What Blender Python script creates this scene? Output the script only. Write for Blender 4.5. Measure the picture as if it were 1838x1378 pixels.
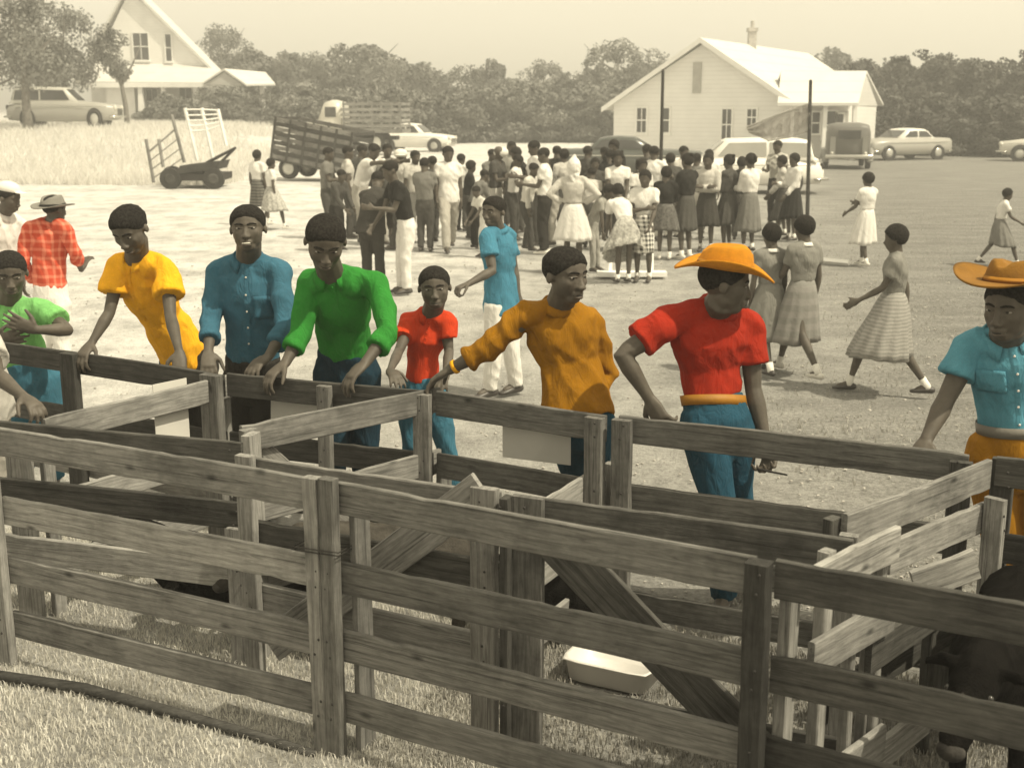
import bpy, bmesh, math, random
import numpy as np
from mathutils import Vector, Matrix, Euler, noise
from mathutils.bvhtree import BVHTree
random.seed(7); rng = np.random.default_rng(7)
S = bpy.context.scene
for o in list(bpy.data.objects): bpy.data.objects.remove(o)
COL = S.collection
# ------------------------------------------------------------------ camera
CAMH, FPX, PITCH = 2.3, 2218.0, math.radians(12.56)
cam_d = bpy.data.cameras.new('camera'); cam = bpy.data.objects.new('camera', cam_d); COL.objects.link(cam)
cam.location = (0, 0, CAMH); cam.rotation_euler = (math.radians(90) - PITCH, 0, 0)
cam_d.sensor_fit = 'HORIZONTAL'; cam_d.sensor_width = 36.0; cam_d.lens = 36.0 * FPX / 1838.0
cam_d.clip_start = 0.1; cam_d.clip_end = 2000
cam_d.dof.use_dof = True; cam_d.dof.focus_distance = 6.0; cam_d.dof.aperture_fstop = 4.5
S.camera = cam
# ------------------------------------------------------------------ sky + sun
SUN_EL, SUN_AZ = 55.0, 117.0          # azimuth clockwise from +Y
W = bpy.data.worlds.new('World'); S.world = W; W.use_nodes = True
nt = W.node_tree; nt.nodes.clear()
sky = nt.nodes.new('ShaderNodeTexSky'); sky.sky_type = 'NISHITA'; sky.sun_disc = False
sky.sun_elevation = math.radians(SUN_EL); sky.sun_rotation = math.radians(SUN_AZ)
sky.air_density = 1.0; sky.dust_density = 4.0; sky.ozone_density = 1.0
bw = nt.nodes.new('ShaderNodeRGBToBW')
mx = nt.nodes.new('ShaderNodeMath'); mx.operation = 'MULTIPLY_ADD'; mx.inputs[1].default_value = 0.34; mx.inputs[2].default_value = 7.3
tint = nt.nodes.new('ShaderNodeMixRGB'); tint.blend_type = 'MULTIPLY'; tint.inputs[0].default_value = 1.0
tint.inputs[2].default_value = (1.0, 0.905, 0.67, 1)
bg = nt.nodes.new('ShaderNodeBackground'); bg.inputs[1].default_value = 0.10
wo = nt.nodes.new('ShaderNodeOutputWorld')
nt.links.new(sky.outputs[0], bw.inputs[0]); nt.links.new(bw.outputs[0], mx.inputs[0]); nt.links.new(mx.outputs[0], tint.inputs[1])
nt.links.new(tint.outputs[0], bg.inputs[0]); nt.links.new(bg.outputs[0], wo.inputs[0])
sd = bpy.data.lights.new('sun', 'SUN'); sd.energy = 3.7; sd.angle = math.radians(0.6); sd.color = (1.0, 0.905, 0.68)
so = bpy.data.objects.new('sun', sd); COL.objects.link(so)
az, el = math.radians(SUN_AZ), math.radians(SUN_EL)
sv = Vector((math.sin(az) * math.cos(el), math.cos(az) * math.cos(el), math.sin(el)))
so.rotation_euler = sv.to_track_quat('Z', 'Y').to_euler(); so.location = (30, -5, 60)
S.view_settings.view_transform = 'Standard'; S.view_settings.look = 'None'
S.view_settings.exposure = 0.42; S.view_settings.gamma = 1.0; S.view_settings.use_curve_mapping = False
S.render.engine = 'CYCLES'

# ------------------------------------------------------------------ placing helpers: a sight line meets a height or a depth
def ray(px, py):
    dx = (px - 919) / FPX; dv = (689 - py) / FPX
    return Vector((dx, math.cos(PITCH) + dv * math.sin(PITCH), -math.sin(PITCH) + dv * math.cos(PITCH)))
def at_z(px, py, z):
    d = ray(px, py); return Vector((0, 0, CAMH)) + d * ((z - CAMH) / d.z)
def at_y(px, py, Y):
    d = ray(px, py); return Vector((0, 0, CAMH)) + d * (Y / d.y)
def sstep(t): t = max(0.0, min(1.0, t)); return t * t * (3 - 2 * t)
def gz(x, y): return 1.25 * sstep((y - 35) / 30) * sstep((-x - 6) / 12)

# ------------------------------------------------------------------ materials
MATS = {}
def newmat(name):
    m = bpy.data.materials.new(name); m.use_nodes = True; n = m.node_tree
    return m, n, n.nodes['Principled BSDF']
def node(n, t, **kw):
    x = n.nodes.new(t)
    for k, v in kw.items():
        if hasattr(x, k): setattr(x, k, v)
        else: x.inputs[k.replace('_', ' ')].default_value = v
    return x
def c4(c): return (c[0], c[1], c[2], 1) if hasattr(c, '__len__') else (c, c, c, 1)
def ramp(n, fac, stops):
    r = n.nodes.new('ShaderNodeValToRGB'); e = r.color_ramp.elements
    while len(e) < len(stops): e.new(0.5)
    for i, (p, c) in enumerate(stops): e[i].position = p; e[i].color = c4(c)
    n.links.new(fac, r.inputs[0]); return r.outputs[0]
def mixc(n, a, b, fac, mode='MIX'):
    m = n.nodes.new('ShaderNodeMixRGB'); m.blend_type = mode
    for i, v in ((0, fac), (1, a), (2, b)):
        if hasattr(v, 'links') or isinstance(v, bpy.types.NodeSocket): n.links.new(v, m.inputs[i])
        else: m.inputs[i].default_value = v if i == 0 else c4(v)
    return m.outputs[0]
def coords(n, kind='Object', scale=(1, 1, 1), rnd=False):
    tc = n.nodes.new('ShaderNodeTexCoord'); mp = n.nodes.new('ShaderNodeMapping'); mp.inputs['Scale'].default_value = scale
    n.links.new(tc.outputs[kind], mp.inputs[0])
    if rnd:
        oi = n.nodes.new('ShaderNodeObjectInfo'); ml = n.nodes.new('ShaderNodeMath'); ml.operation = 'MULTIPLY'; ml.inputs[1].default_value = 37.0
        n.links.new(oi.outputs['Random'], ml.inputs[0]); cb = n.nodes.new('ShaderNodeCombineXYZ')
        for i in range(3): n.links.new(ml.outputs[0], cb.inputs[i])
        n.links.new(cb.outputs[0], mp.inputs['Location'])
    return mp.outputs[0]
def ntex(n, vec, scale, detail=4, rough=0.6, dist=0.0):
    t = n.nodes.new('ShaderNodeTexNoise'); t.inputs['Scale'].default_value = scale; t.inputs['Detail'].default_value = detail
    t.inputs['Roughness'].default_value = rough; t.inputs['Distortion'].default_value = dist; n.links.new(vec, t.inputs['Vector']); return t.outputs[0]
def bump(n, b, h, strength=0.3, dist=0.01):
    x = n.nodes.new('ShaderNodeBump'); x.inputs['Strength'].default_value = strength; x.inputs['Distance'].default_value = dist
    n.links.new(h, x.inputs['Height']); n.links.new(x.outputs[0], b.inputs['Normal'])
def plain(name, col, rough=0.7, var=0.2, scale=6, bmp=0.15, metal=0.0, spec=0.3, bdist=0.01):
    if name in MATS: return MATS[name]
    m, n, b = newmat(name); v = coords(n, rnd=True); t = ntex(n, v, scale)
    lo = [x * (1 - var) for x in col]; hi = [min(1, x * (1 + var)) for x in col]
    n.links.new(ramp(n, t, [(0.3, lo), (0.7, hi)]), b.inputs['Base Color'])
    b.inputs['Roughness'].default_value = rough; b.inputs['Metallic'].default_value = metal; b.inputs['Specular IOR Level'].default_value = spec
    if bmp: bump(n, b, ntex(n, v, scale * 6, 3), bmp, bdist)
    MATS[name] = m; return m
def cloth(name, col, var=0.12, rough=0.92):
    if name in MATS: return MATS[name]
    m, n, b = newmat(name); v = coords(n)
    t = ntex(n, v, 9, 5, 0.65); f = ntex(n, v, 320, 2, 0.6)
    base = ramp(n, t, [(0.25, [x * (1 - 1.6 * var) for x in col]), (0.75, [min(1, x * (1 + var)) for x in col])])
    n.links.new(mixc(n, base, mixc(n, base, (0.55, 0.55, 0.55), 1.0, 'MULTIPLY'), ramp(n, f, [(0.35, 0.42), (0.65, 0.0)])), b.inputs['Base Color'])
    b.inputs['Roughness'].default_value = rough; b.inputs['Specular IOR Level'].default_value = 0.12
    fold = ntex(n, coords(n, scale=(1, 1, 0.45)), 16, 3, 0.55, 1.2)
    bump(n, b, fold, 0.5, 0.03)
    MATS[name] = m; return m
def stripes(name, c1, c2, axis, period, duty=0.5, plaid=False, soft=0.08, diag=False):
    """woven stripes or plaid running round the garment"""
    if name in MATS: return MATS[name]
    m, n, b = newmat(name); tc = n.nodes.new('ShaderNodeTexCoord'); sp = n.nodes.new('ShaderNodeSeparateXYZ')
    wob = n.nodes.new('ShaderNodeVectorMath'); wob.operation = 'MULTIPLY_ADD'
    nz = n.nodes.new('ShaderNodeTexNoise'); nz.inputs['Scale'].default_value = 7; n.links.new(tc.outputs['Object'], nz.inputs['Vector'])
    n.links.new(nz.outputs['Color'], wob.inputs[0]); wob.inputs[1].default_value = (0.03, 0.03, 0.03); n.links.new(tc.outputs['Object'], wob.inputs[2])
    n.links.new(wob.outputs[0], sp.inputs[0])
    def band(ax, per):
        src = sp.outputs[ax]
        if ax == 0:
            ad = n.nodes.new('ShaderNodeMath'); ad.operation = 'ADD'; n.links.new(sp.outputs[0], ad.inputs[0]); n.links.new(sp.outputs[1], ad.inputs[1]); src = ad.outputs[0]
        mu = n.nodes.new('ShaderNodeMath'); mu.operation = 'MULTIPLY'; mu.inputs[1].default_value = 1 / per; n.links.new(src, mu.inputs[0])
        fr = n.nodes.new('ShaderNodeMath'); fr.operation = 'FRACT'; n.links.new(mu.outputs[0], fr.inputs[0])
        return ramp(n, fr.outputs[0], [(0.0, 0), (soft, 1), (duty, 1), (min(1, duty + soft), 0)])
    a = band(axis, period)
    if plaid:
        bb = band(0 if axis == 2 else 2, period); ad = n.nodes.new('ShaderNodeMixRGB'); ad.inputs[0].default_value = 0.5
        n.links.new(a, ad.inputs[1]); n.links.new(bb, ad.inputs[2]); a = ad.outputs[0]
    n.links.new(mixc(n, c1, c2, a), b.inputs['Base Color']); b.inputs['Roughness'].default_value = 0.9; b.inputs['Specular IOR Level'].default_value = 0.15
    bump(n, b, ntex(n, coords(n), 18, 3), 0.4, 0.02)
    MATS[name] = m; return m
def wood(name, dark, light, stain=0.5):
    if name in MATS: return MATS[name]
    m, n, b = newmat(name)
    g = coords(n, scale=(0.9, 9, 9), rnd=True); v = coords(n, rnd=True)
    grain = ntex(n, g, 9, 8, 0.68, 0.8); fine = ntex(n, coords(n, scale=(0.5, 22, 22), rnd=True), 14, 4, 0.7)
    wv = n.nodes.new('ShaderNodeTexWave'); wv.wave_type = 'BANDS'; wv.bands_direction = 'Z'; wv.inputs['Scale'].default_value = 9
    wv.inputs['Distortion'].default_value = 7; wv.inputs['Detail'].default_value = 3; wv.inputs['Detail Scale'].default_value = 0.5
    n.links.new(coords(n, scale=(0.35, 1, 1), rnd=True), wv.inputs['Vector'])
    oi = n.nodes.new('ShaderNodeObjectInfo')
    tone = ramp(n, oi.outputs['Random'], [(0, 0.68), (0.5, 0.85), (1, 1.08)])
    c = ramp(n, grain, [(0.25, dark), (0.5, [(a + q) / 2 for a, q in zip(dark, light)]), (0.78, light)])
    c = mixc(n, c, ramp(n, fine, [(0.3, 0.55), (0.55, 1.0)]), 0.5, 'MULTIPLY')
    c = mixc(n, c, ramp(n, wv.outputs[0], [(0.0, 0.62), (0.35, 1.0)]), 0.55, 'MULTIPLY')
    st = ntex(n, v, 2.6, 5, 0.7)
    c = mixc(n, c, ramp(n, st, [(0.32, 0.35), (0.55, 1.0)]), stain, 'MULTIPLY')
    sp_ = ntex(n, coords(n, scale=(0.22, 14, 14), rnd=True), 5, 3, 0.5)
    c = mixc(n, c, ramp(n, sp_, [(0.60, 1.0), (0.66, 0.3), (0.70, 1.0)]), .8, 'MULTIPLY')
    mud = ntex(n, coords(n, scale=(1, 1, 1), rnd=True), 1.1, 6, 0.75)
    c = mixc(n, c, ramp(n, mud, [(0.38, 0.42), (0.5, 1.0)]), .6, 'MULTIPLY')
    kn = n.nodes.new('ShaderNodeTexVoronoi'); kn.inputs['Scale'].default_value = 3.4; n.links.new(coords(n, scale=(1, 2.4, 2.4), rnd=True), kn.inputs['Vector'])
    c = mixc(n, c, ramp(n, kn.outputs['Distance'], [(0.035, 0.15), (0.12, 1.0)]), 0.85, 'MULTIPLY')
    n.links.new(mixc(n, c, tone, 0.9, 'MULTIPLY'), b.inputs['Base Color'])
    b.inputs['Roughness'].default_value = 0.85; b.inputs['Specular IOR Level'].default_value = 0.25
    bump(n, b, grain, 0.45, 0.006)
    MATS[name] = m; return m

M_WOOD = wood('weathered_board', (0.13, 0.126, 0.117), (0.37, 0.36, 0.34), 0.7)
M_WOODA = wood('bleached_board', (0.15, 0.146, 0.137), (0.42, 0.41, 0.385), 0.65)
M_WOODB = wood('grey_board', (0.075, 0.073, 0.067), (0.24, 0.234, 0.22), 0.7)
M_WOODL = wood('pale_board', (0.19, 0.185, 0.175), (0.47, 0.46, 0.435), 0.6)
M_WOODD = wood('dark_board', (0.04, 0.039, 0.035), (0.13, 0.126, 0.117), 0.75)
M_SKIN = plain('skin', (0.088, 0.076, 0.062), 0.58, 0.2, 14, 0.25, spec=0.32, bdist=0.002)
M_HAIR = plain('hair', (0.034, 0.031, 0.028), 0.95, 0.6, 90, 1.0, spec=0.12, bdist=0.012)
M_EYEW = plain('eye_white', (0.26, 0.245, 0.22), 0.4, 0.02, 4, 0)
M_DARK = plain('dark_detail', (0.02, 0.018, 0.016), 0.6, 0.1, 8, 0)
M_LIP = plain('lip', (0.085, 0.068, 0.056), 0.45, 0.1, 8, 0)
M_TEETH = plain('teeth', (0.6, 0.57, 0.5), 0.35, 0.02, 8, 0)

# ------------------------------------------------------------------ objects
def tag(o, label=None, cat=None, group=None, kind=None):
    for k, v in (('label', label), ('category', cat), ('group', group), ('kind', kind)):
        if v: o[k] = v
    return o
def empty(name, loc, label=None, cat=None, group=None):
    o = bpy.data.objects.new(name, None); COL.objects.link(o); o.location = loc; o.empty_display_size = 0.1
    return tag(o, label, cat, group)
def link(name, me, mat=None, parent=None, smooth=False, loc=None):
    o = bpy.data.objects.new(name, me); COL.objects.link(o)
    if mat is not None and not me.materials: me.materials.append(mat)
    if smooth: me.polygons.foreach_set('use_smooth', [True] * len(me.polygons))
    if parent is not None: o.parent = parent
    if loc is not None: o.location = loc
    return o
class Geo:
    def __init__(s): s.V = []; s.F = []
    def tube(s, pts, rads, sv=None, cap='round', n=12):
        pts = [Vector(p) for p in pts]; R = [(r, r) if not hasattr(r, '__len__') else tuple(r) for r in rads]
        def tang(i):
            a = pts[max(i - 1, 0)]; b = pts[min(i + 1, len(pts) - 1)]; d = b - a
            return d.normalized() if d.length > 1e-9 else Vector((0, 0, 1))
        T = [tang(i) for i in range(len(pts))]
        caps = cap if isinstance(cap, tuple) else (cap, cap)
        rings = []
        def mk(p, t, r, k=1.0): rings.append((p, t, r[0] * k, r[1] * k))
        if caps[0] == 'round':
            q = min(R[0])
            mk(pts[0] - T[0] * q * 0.95, T[0], R[0], 0.3); mk(pts[0] - T[0] * q * 0.72, T[0], R[0], 0.7)
        for p, t, r in zip(pts, T, R): mk(p, t, r)
        if caps[1] == 'round':
            q = min(R[-1])
            mk(pts[-1] + T[-1] * q * 0.72, T[-1], R[-1], 0.7); mk(pts[-1] + T[-1] * q * 0.95, T[-1], R[-1], 0.3)
        u = Vector(sv) if sv is not None else (Vector((1, 0, 0)) if abs(T[0].x) < 0.8 else Vector((0, 1, 0)))
        base = len(s.V)
        for p, t, a, b in rings:
            uu = u - t * u.dot(t)
            if uu.length < 1e-6: uu = t.orthogonal()
            uu.normalize(); vv = t.cross(uu)
            if sv is None: u = uu
            for k in range(n):
                an = 2 * math.pi * k / n; s.V.append(p + uu * (a * math.cos(an)) + vv * (b * math.sin(an)))
        m = len(rings)
        for i in range(m - 1):
            for k in range(n):
                a = base + i * n + k; b = base + i * n + (k + 1) % n
                s.F.append((a, b, b + n, a + n))
        s.F.append(tuple(base + k for k in range(n))[::-1]); s.F.append(tuple(base + (m - 1) * n + k for k in range(n)))
    def ell(s, c, r, M=None, n=12, m=8):
        c = Vector(c); r = (r, r, r) if not hasattr(r, '__len__') else r
        M = M or Matrix.Identity(3); base = len(s.V)
        s.V.append(c + M @ Vector((0, 0, r[2])))
        for i in range(1, m):
            th = math.pi * i / m
            for k in range(n):
                ph = 2 * math.pi * k / n
                s.V.append(c + M @ Vector((r[0] * math.sin(th) * math.cos(ph), r[1] * math.sin(th) * math.sin(ph), r[2] * math.cos(th))))
        s.V.append(c + M @ Vector((0, 0, -r[2]))); last = len(s.V) - 1
        for k in range(n): s.F.append((base, base + 1 + k, base + 1 + (k + 1) % n))
        for i in range(m - 2):
            for k in range(n):
                a = base + 1 + i * n + k; b = base + 1 + i * n + (k + 1) % n
                s.F.append((a, a + n, b + n, b))
        for k in range(n): s.F.append((last, base + 1 + (m - 2) * n + (k + 1) % n, base + 1 + (m - 2) * n + k))
    def box(s, c, h, M=None):
        c = Vector(c); M = M or Matrix.Identity(3); b = len(s.V)
        for x in (-1, 1):
            for y in (-1, 1):
                for z in (-1, 1): s.V.append(c + M @ Vector((x * h[0], y * h[1], z * h[2])))
        for q in ((0, 1, 3, 2), (4, 6, 7, 5), (0, 4, 5, 1), (2, 3, 7, 6), (0, 2, 6, 4), (1, 5, 7, 3)): s.F.append(tuple(b + i for i in q))
    def quad(s, *p):
        b = len(s.V); s.V += [Vector(q) for q in p]; s.F.append(tuple(range(b, b + len(p))))
    def prism(s, poly, d):
        """closed prism: polygon points and an extrusion vector"""
        b = len(s.V); n = len(poly); d = Vector(d)
        s.V += [Vector(p) for p in poly] + [Vector(p) + d for p in poly]
        s.F.append(tuple(b + i for i in range(n))[::-1]); s.F.append(tuple(b + n + i for i in range(n)))
        for i in range(n): s.F.append((b + i, b + (i + 1) % n, b + n + (i + 1) % n, b + n + i))
    def mesh(s, name, org=None):
        me = bpy.data.meshes.new(name)
        V = [(v - org) for v in s.V] if org is not None else s.V
        me.from_pydata([tuple(v) for v in V], [], s.F); me.update(); return me
    def build(s, name, mat, parent=None, smooth=False, org=None, bevel=0):
        if org is None and parent is not None: org = world_loc(parent)
        me = s.mesh(name, org)
        bm = bmesh.new(); bm.from_mesh(me); bmesh.ops.recalc_face_normals(bm, faces=bm.faces)
        if bevel: bmesh.ops.bevel(bm, geom=bm.edges, offset=bevel, segments=1, affect='EDGES', clamp_overlap=True)
        bm.to_mesh(me); bm.free()
        return link(name, me, mat, parent, smooth)
def world_loc(o):
    v = Vector((0, 0, 0))
    while o is not None: v = v + o.location; o = o.parent
    return v
TMP = bpy.data.scenes.new('work'); TVL = TMP.view_layers[0]
def remeshed(geo, name, voxel, smooth=2, org=None, decim=None):
    me = geo.mesh('work_mesh', org)
    bm = bmesh.new(); bm.from_mesh(me); bmesh.ops.recalc_face_normals(bm, faces=bm.faces); bm.to_mesh(me); bm.free()
    ob = bpy.data.objects.new('work_ob', me); TMP.collection.objects.link(ob)
    r = ob.modifiers.new('r', 'REMESH'); r.mode = 'VOXEL'; r.voxel_size = voxel; r.adaptivity = 0
    if smooth: q = ob.modifiers.new('s', 'SMOOTH'); q.iterations = smooth; q.factor = 0.5
    if decim: q = ob.modifiers.new('d', 'DECIMATE'); q.ratio = decim
    TVL.update(); dg = TVL.depsgraph
    out = bpy.data.meshes.new_from_object(ob.evaluated_get(dg)); out.name = name
    bpy.data.objects.remove(ob); bpy.data.meshes.remove(me)
    return out
def wrinkle(me, amp, freq=11.0, seed=0.0, zs=0.5):
    n = len(me.vertices); co = np.empty(n * 3); me.vertices.foreach_get('co', co); co = co.reshape(-1, 3)
    no = np.empty(n * 3); me.vertices.foreach_get('normal', no); no = no.reshape(-1, 3)
    d = np.empty(n); f = freq
    for i in range(n):
        x, y, z = co[i]
        a = noise.noise((x * f + 0.6 * z * f + seed, y * f + seed, z * f * zs)); b = noise.noise((x * f * 2.3 - z * f, y * f * 2.3 + seed, z * f * 1.4))
        d[i] = (0.5 - abs(a) * 1.6) + 0.35 * b
    co += no * (d * amp)[:, None]; me.vertices.foreach_set('co', co.ravel()); me.update()
def plank(name, P0, P1, h, th, mat, parent, up=(0, 0, 1), bev=0.004, warp=0.004):
    """a sawn board whose local X runs along its length"""
    P0, P1 = Vector(P0), Vector(P1); L = (P1 - P0).length; X = (P1 - P0).normalized(); U = Vector(up); Z = (U - X * U.dot(X)).normalized(); Y = Z.cross(X)
    k = max(2, int(L / 0.07)) if L < 4 else 40; V = []; F = []
    ws = random.uniform(-1, 1) * warp; tw = random.uniform(-1, 1) * warp; e0 = random.uniform(-.003, .003)
    cs = [(-1, -1), (1, -1), (1, 1), (-1, 1)]; b = bev
    prof = []
    for (sy, sz) in cs:
        if sy * sz > 0: prof += [(sy * (th / 2), sz * (h / 2 - b)), (sy * (th / 2 - b), sz * (h / 2))]
        else: prof += [(sy * (th / 2 - b), sz * (h / 2)), (sy * (th / 2), sz * (h / 2 - b))]
    n = 8
    for i in range(k + 1):
        t = i / k; x = -L / 2 + L * t; bow = math.sin(math.pi * t)
        for j, (y, z) in enumerate(prof):
            ch = 0.0012 * noise.noise((x * 7 + e0 * 999, z * 40, 3)) + 0.0020 * noise.noise((x * 1.7 + e0 * 777, z * 30, 8)); ch -= 0.008 * max(0, noise.noise((x * 9 + e0 * 555, z * 60, 5)) - .45) * 3; V.append((x, y + ws * bow, z + tw * bow + (ch if z > 0 else -ch)))
    for i in range(k):
        for j in range(n): a = i * n + j; c = i * n + (j + 1) % n; F.append((a, c, c + n, a + n))
    F.append(tuple(range(n))[::-1]); F.append(tuple(k * n + j for j in range(n)))
    me = bpy.data.meshes.new(name); me.from_pydata(V, [], F)
    bm = bmesh.new(); bm.from_mesh(me); bmesh.ops.recalc_face_normals(bm, faces=bm.faces); bm.to_mesh(me); bm.free()
    o = link(name, me, mat, parent)
    M = Matrix((X, Y, Z)).transposed().to_4x4(); M.translation = (P0 + P1) / 2 - (world_loc(parent) if parent else Vector())
    o.matrix_basis = M
    return o
# ================================================================== GROUND
def build_ground():
    xs = np.concatenate([np.arange(-400, -60, 20), np.arange(-60, -8, 1.5), np.arange(-8, 8, 0.25), np.arange(8, 60, 1.5), np.arange(60, 401, 20)])
    ys = np.concatenate([np.arange(-40, 0, 5), np.arange(0, 12, 0.25), np.arange(12, 110, 1.5), np.arange(110, 700, 20)])
    V = []; nx = len(xs)
    for y in ys:
        for x in xs:
            z = gz(x, y)
            if 0 < y < 30 and abs(x) < 12:
                z += 0.02 * noise.noise((x * 0.9, y * 0.9, 0)) * sstep((30 - y) / 10) - 0.01
            V.append((x, y, z))
    F = [(j * nx + i, j * nx + i + 1, (j + 1) * nx + i + 1, (j + 1) * nx + i) for j in range(len(ys) - 1) for i in range(nx - 1)]
    me = bpy.data.meshes.new('ground'); me.from_pydata(V, [], F)
    m, n, b = newmat('dry_ground')
    geo = n.nodes.new('ShaderNodeNewGeometry'); sp = n.nodes.new('ShaderNodeSeparateXYZ'); n.links.new(geo.outputs['Position'], sp.inputs[0])
    P = geo.outputs['Position']
    def mp(sc):
        q = n.nodes.new('ShaderNodeMapping'); q.inputs['Scale'].default_value = sc; n.links.new(P, q.inputs[0]); return q.outputs[0]
    # trodden pale sand on the left and centre, coarse grass to the right; the darker tone also paints in pen shade
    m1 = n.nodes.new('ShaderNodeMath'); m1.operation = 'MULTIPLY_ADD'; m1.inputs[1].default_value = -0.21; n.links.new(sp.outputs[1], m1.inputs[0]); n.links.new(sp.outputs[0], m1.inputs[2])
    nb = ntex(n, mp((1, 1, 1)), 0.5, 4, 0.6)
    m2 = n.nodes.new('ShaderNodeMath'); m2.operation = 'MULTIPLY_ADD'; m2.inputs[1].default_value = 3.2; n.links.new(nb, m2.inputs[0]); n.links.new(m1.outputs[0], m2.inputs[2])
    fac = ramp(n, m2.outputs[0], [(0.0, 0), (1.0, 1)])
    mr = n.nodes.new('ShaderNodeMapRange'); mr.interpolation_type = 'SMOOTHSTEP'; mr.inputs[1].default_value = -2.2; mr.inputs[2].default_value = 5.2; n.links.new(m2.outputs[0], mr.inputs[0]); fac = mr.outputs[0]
    fine = ntex(n, mp((1, 1, 1)), 30, 8, 0.75); med = ntex(n, mp((1, 0.6, 1)), 2.3, 6, 0.7); streak = ntex(n, mp((0.35, 1.6, 1)), 1.6, 5, 0.7)
    sand = ramp(n, fine, [(0.30, (0.50, 0.49, 0.465)), (0.5, (0.74, 0.725, 0.695)), (0.68, (0.86, 0.845, 0.81))])
    big = ntex(n, mp((0.7, 1.5, 1)), 0.55, 6, 0.72)
    sand = mixc(n, sand, ramp(n, med, [(0.34, 0.55), (0.55, 1.0)]), 0.75, 'MULTIPLY')
    sand = mixc(n, sand, ramp(n, big, [(0.38, 0.62), (0.56, 1.0)]), 0.7, 'MULTIPLY')
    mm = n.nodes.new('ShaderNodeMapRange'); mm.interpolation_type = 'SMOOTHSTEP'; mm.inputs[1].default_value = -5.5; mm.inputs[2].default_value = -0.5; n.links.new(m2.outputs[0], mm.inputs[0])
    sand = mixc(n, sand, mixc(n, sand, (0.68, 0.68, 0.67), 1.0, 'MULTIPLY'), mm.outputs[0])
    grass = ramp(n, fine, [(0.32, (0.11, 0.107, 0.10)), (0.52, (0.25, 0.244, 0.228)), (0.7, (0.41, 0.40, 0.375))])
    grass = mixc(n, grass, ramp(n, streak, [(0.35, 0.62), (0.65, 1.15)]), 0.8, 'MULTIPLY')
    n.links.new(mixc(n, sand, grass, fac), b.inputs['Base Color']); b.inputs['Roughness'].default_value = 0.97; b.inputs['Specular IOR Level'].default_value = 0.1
    ad = n.nodes.new('ShaderNodeMath'); ad.operation = 'ADD'; n.links.new(fine, ad.inputs[0]); n.links.new(med, ad.inputs[1])
    bump(n, b, ad.outputs[0], 0.9, 0.05)
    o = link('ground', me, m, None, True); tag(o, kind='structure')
build_ground()

def blades(name, n, region, h, w, mat, lean=0.7, keep=None, zf=None):
    """dry grass: single bent blades, two triangles each"""
    V = np.empty((0, 3)); x, y = region(n)
    if keep is not None: k = keep(x, y); x, y = x[k], y[k]
    n = len(x); hh = h * rng.uniform(0.4, 1.25, n); a = rng.uniform(0, 2 * np.pi, n); ww = w * rng.uniform(0.6, 1.4, n)
    z = np.array([gz(q, r) for q, r in zip(x, y)]) if zf is None else zf(x, y)
    ca, sa = np.cos(a), np.sin(a); la = rng.uniform(0, 2 * np.pi, n); ll = lean * hh * rng.uniform(0.2, 1.2, n)
    p0 = np.stack([x - ca * ww, y - sa * ww, z - 0.01], 1); p1 = np.stack([x + ca * ww, y + sa * ww, z - 0.01], 1)
    mx_, my_ = x + np.cos(la) * ll * 0.35, y + np.sin(la) * ll * 0.35
    p2 = np.stack([mx_ + ca * ww * 0.7, my_ + sa * ww * 0.7, z + hh * 0.6], 1); p3 = np.stack([mx_ - ca * ww * 0.7, my_ - sa * ww * 0.7, z + hh * 0.6], 1)
    p4 = np.stack([x + np.cos(la) * ll, y + np.sin(la) * ll, z + hh], 1)
    V = np.stack([p0, p1, p2, p3, p4], 1).reshape(-1, 3); i = np.arange(n) * 5
    me = bpy.data.meshes.new(name); me.vertices.add(len(V)); me.vertices.foreach_set('co', V.ravel())
    loops = np.stack([i, i + 1, i + 2, i + 3, i + 3, i + 2, i + 4], 1).ravel()
    me.loops.add(len(loops)); me.loops.foreach_set('vertex_index', loops.astype(np.int32))
    st = np.stack([np.arange(n) * 7, np.arange(n) * 7 + 4], 1).ravel(); tot = np.tile([4, 3], n)
    me.polygons.add(2 * n); me.polygons.foreach_set('loop_start', st.astype(np.int32)); me.polygons.foreach_set('loop_total', tot.astype(np.int32))
    me.update(calc_edges=True); me.validate()
    return tag(link(name, me, mat), kind='stuff')
def straw_mat(name, lo, hi, transl=0.0):
    m, n, b = newmat(name); geo = n.nodes.new('ShaderNodeNewGeometry')
    t = ntex(n, geo.outputs['Position'], 3.1, 3); f = ntex(n, geo.outputs['Position'], 70, 2)
    n.links.new(mixc(n, ramp(n, t, [(0.3, lo), (0.7, hi)]), ramp(n, f, [(0.35, 0.55), (0.65, 1.1)]), 0.8, 'MULTIPLY'), b.inputs['Base Color'])
    b.inputs['Roughness'].default_value = 0.8; b.inputs['Specular IOR Level'].default_value = 0.15
    if transl:
        tr = n.nodes.new('ShaderNodeBsdfTranslucent'); ms = n.nodes.new('ShaderNodeMixShader'); ms.inputs[0].default_value = transl; tr.inputs[0].default_value = c4(hi)
        n.links.new(b.outputs[0], ms.inputs[1]); n.links.new(tr.outputs[0], ms.inputs[2]); n.links.new(ms.outputs[0], n.nodes['Material Output'].inputs[0])
    return m
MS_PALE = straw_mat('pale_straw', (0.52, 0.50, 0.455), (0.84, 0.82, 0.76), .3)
MS_MID = straw_mat('shade_toned_straw', (0.22, 0.21, 0.19), (0.50, 0.48, 0.43))  # darker straw tone stands in for shade in the right hand pens
MS_DARK = straw_mat('field_grass_tone', (0.28, 0.27, 0.25), (0.50, 0.485, 0.45), .35)
def box_region(x0, x1, y0, y1): return lambda n: (rng.uniform(x0, x1, n), rng.uniform(y0, y1, n))
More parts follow.
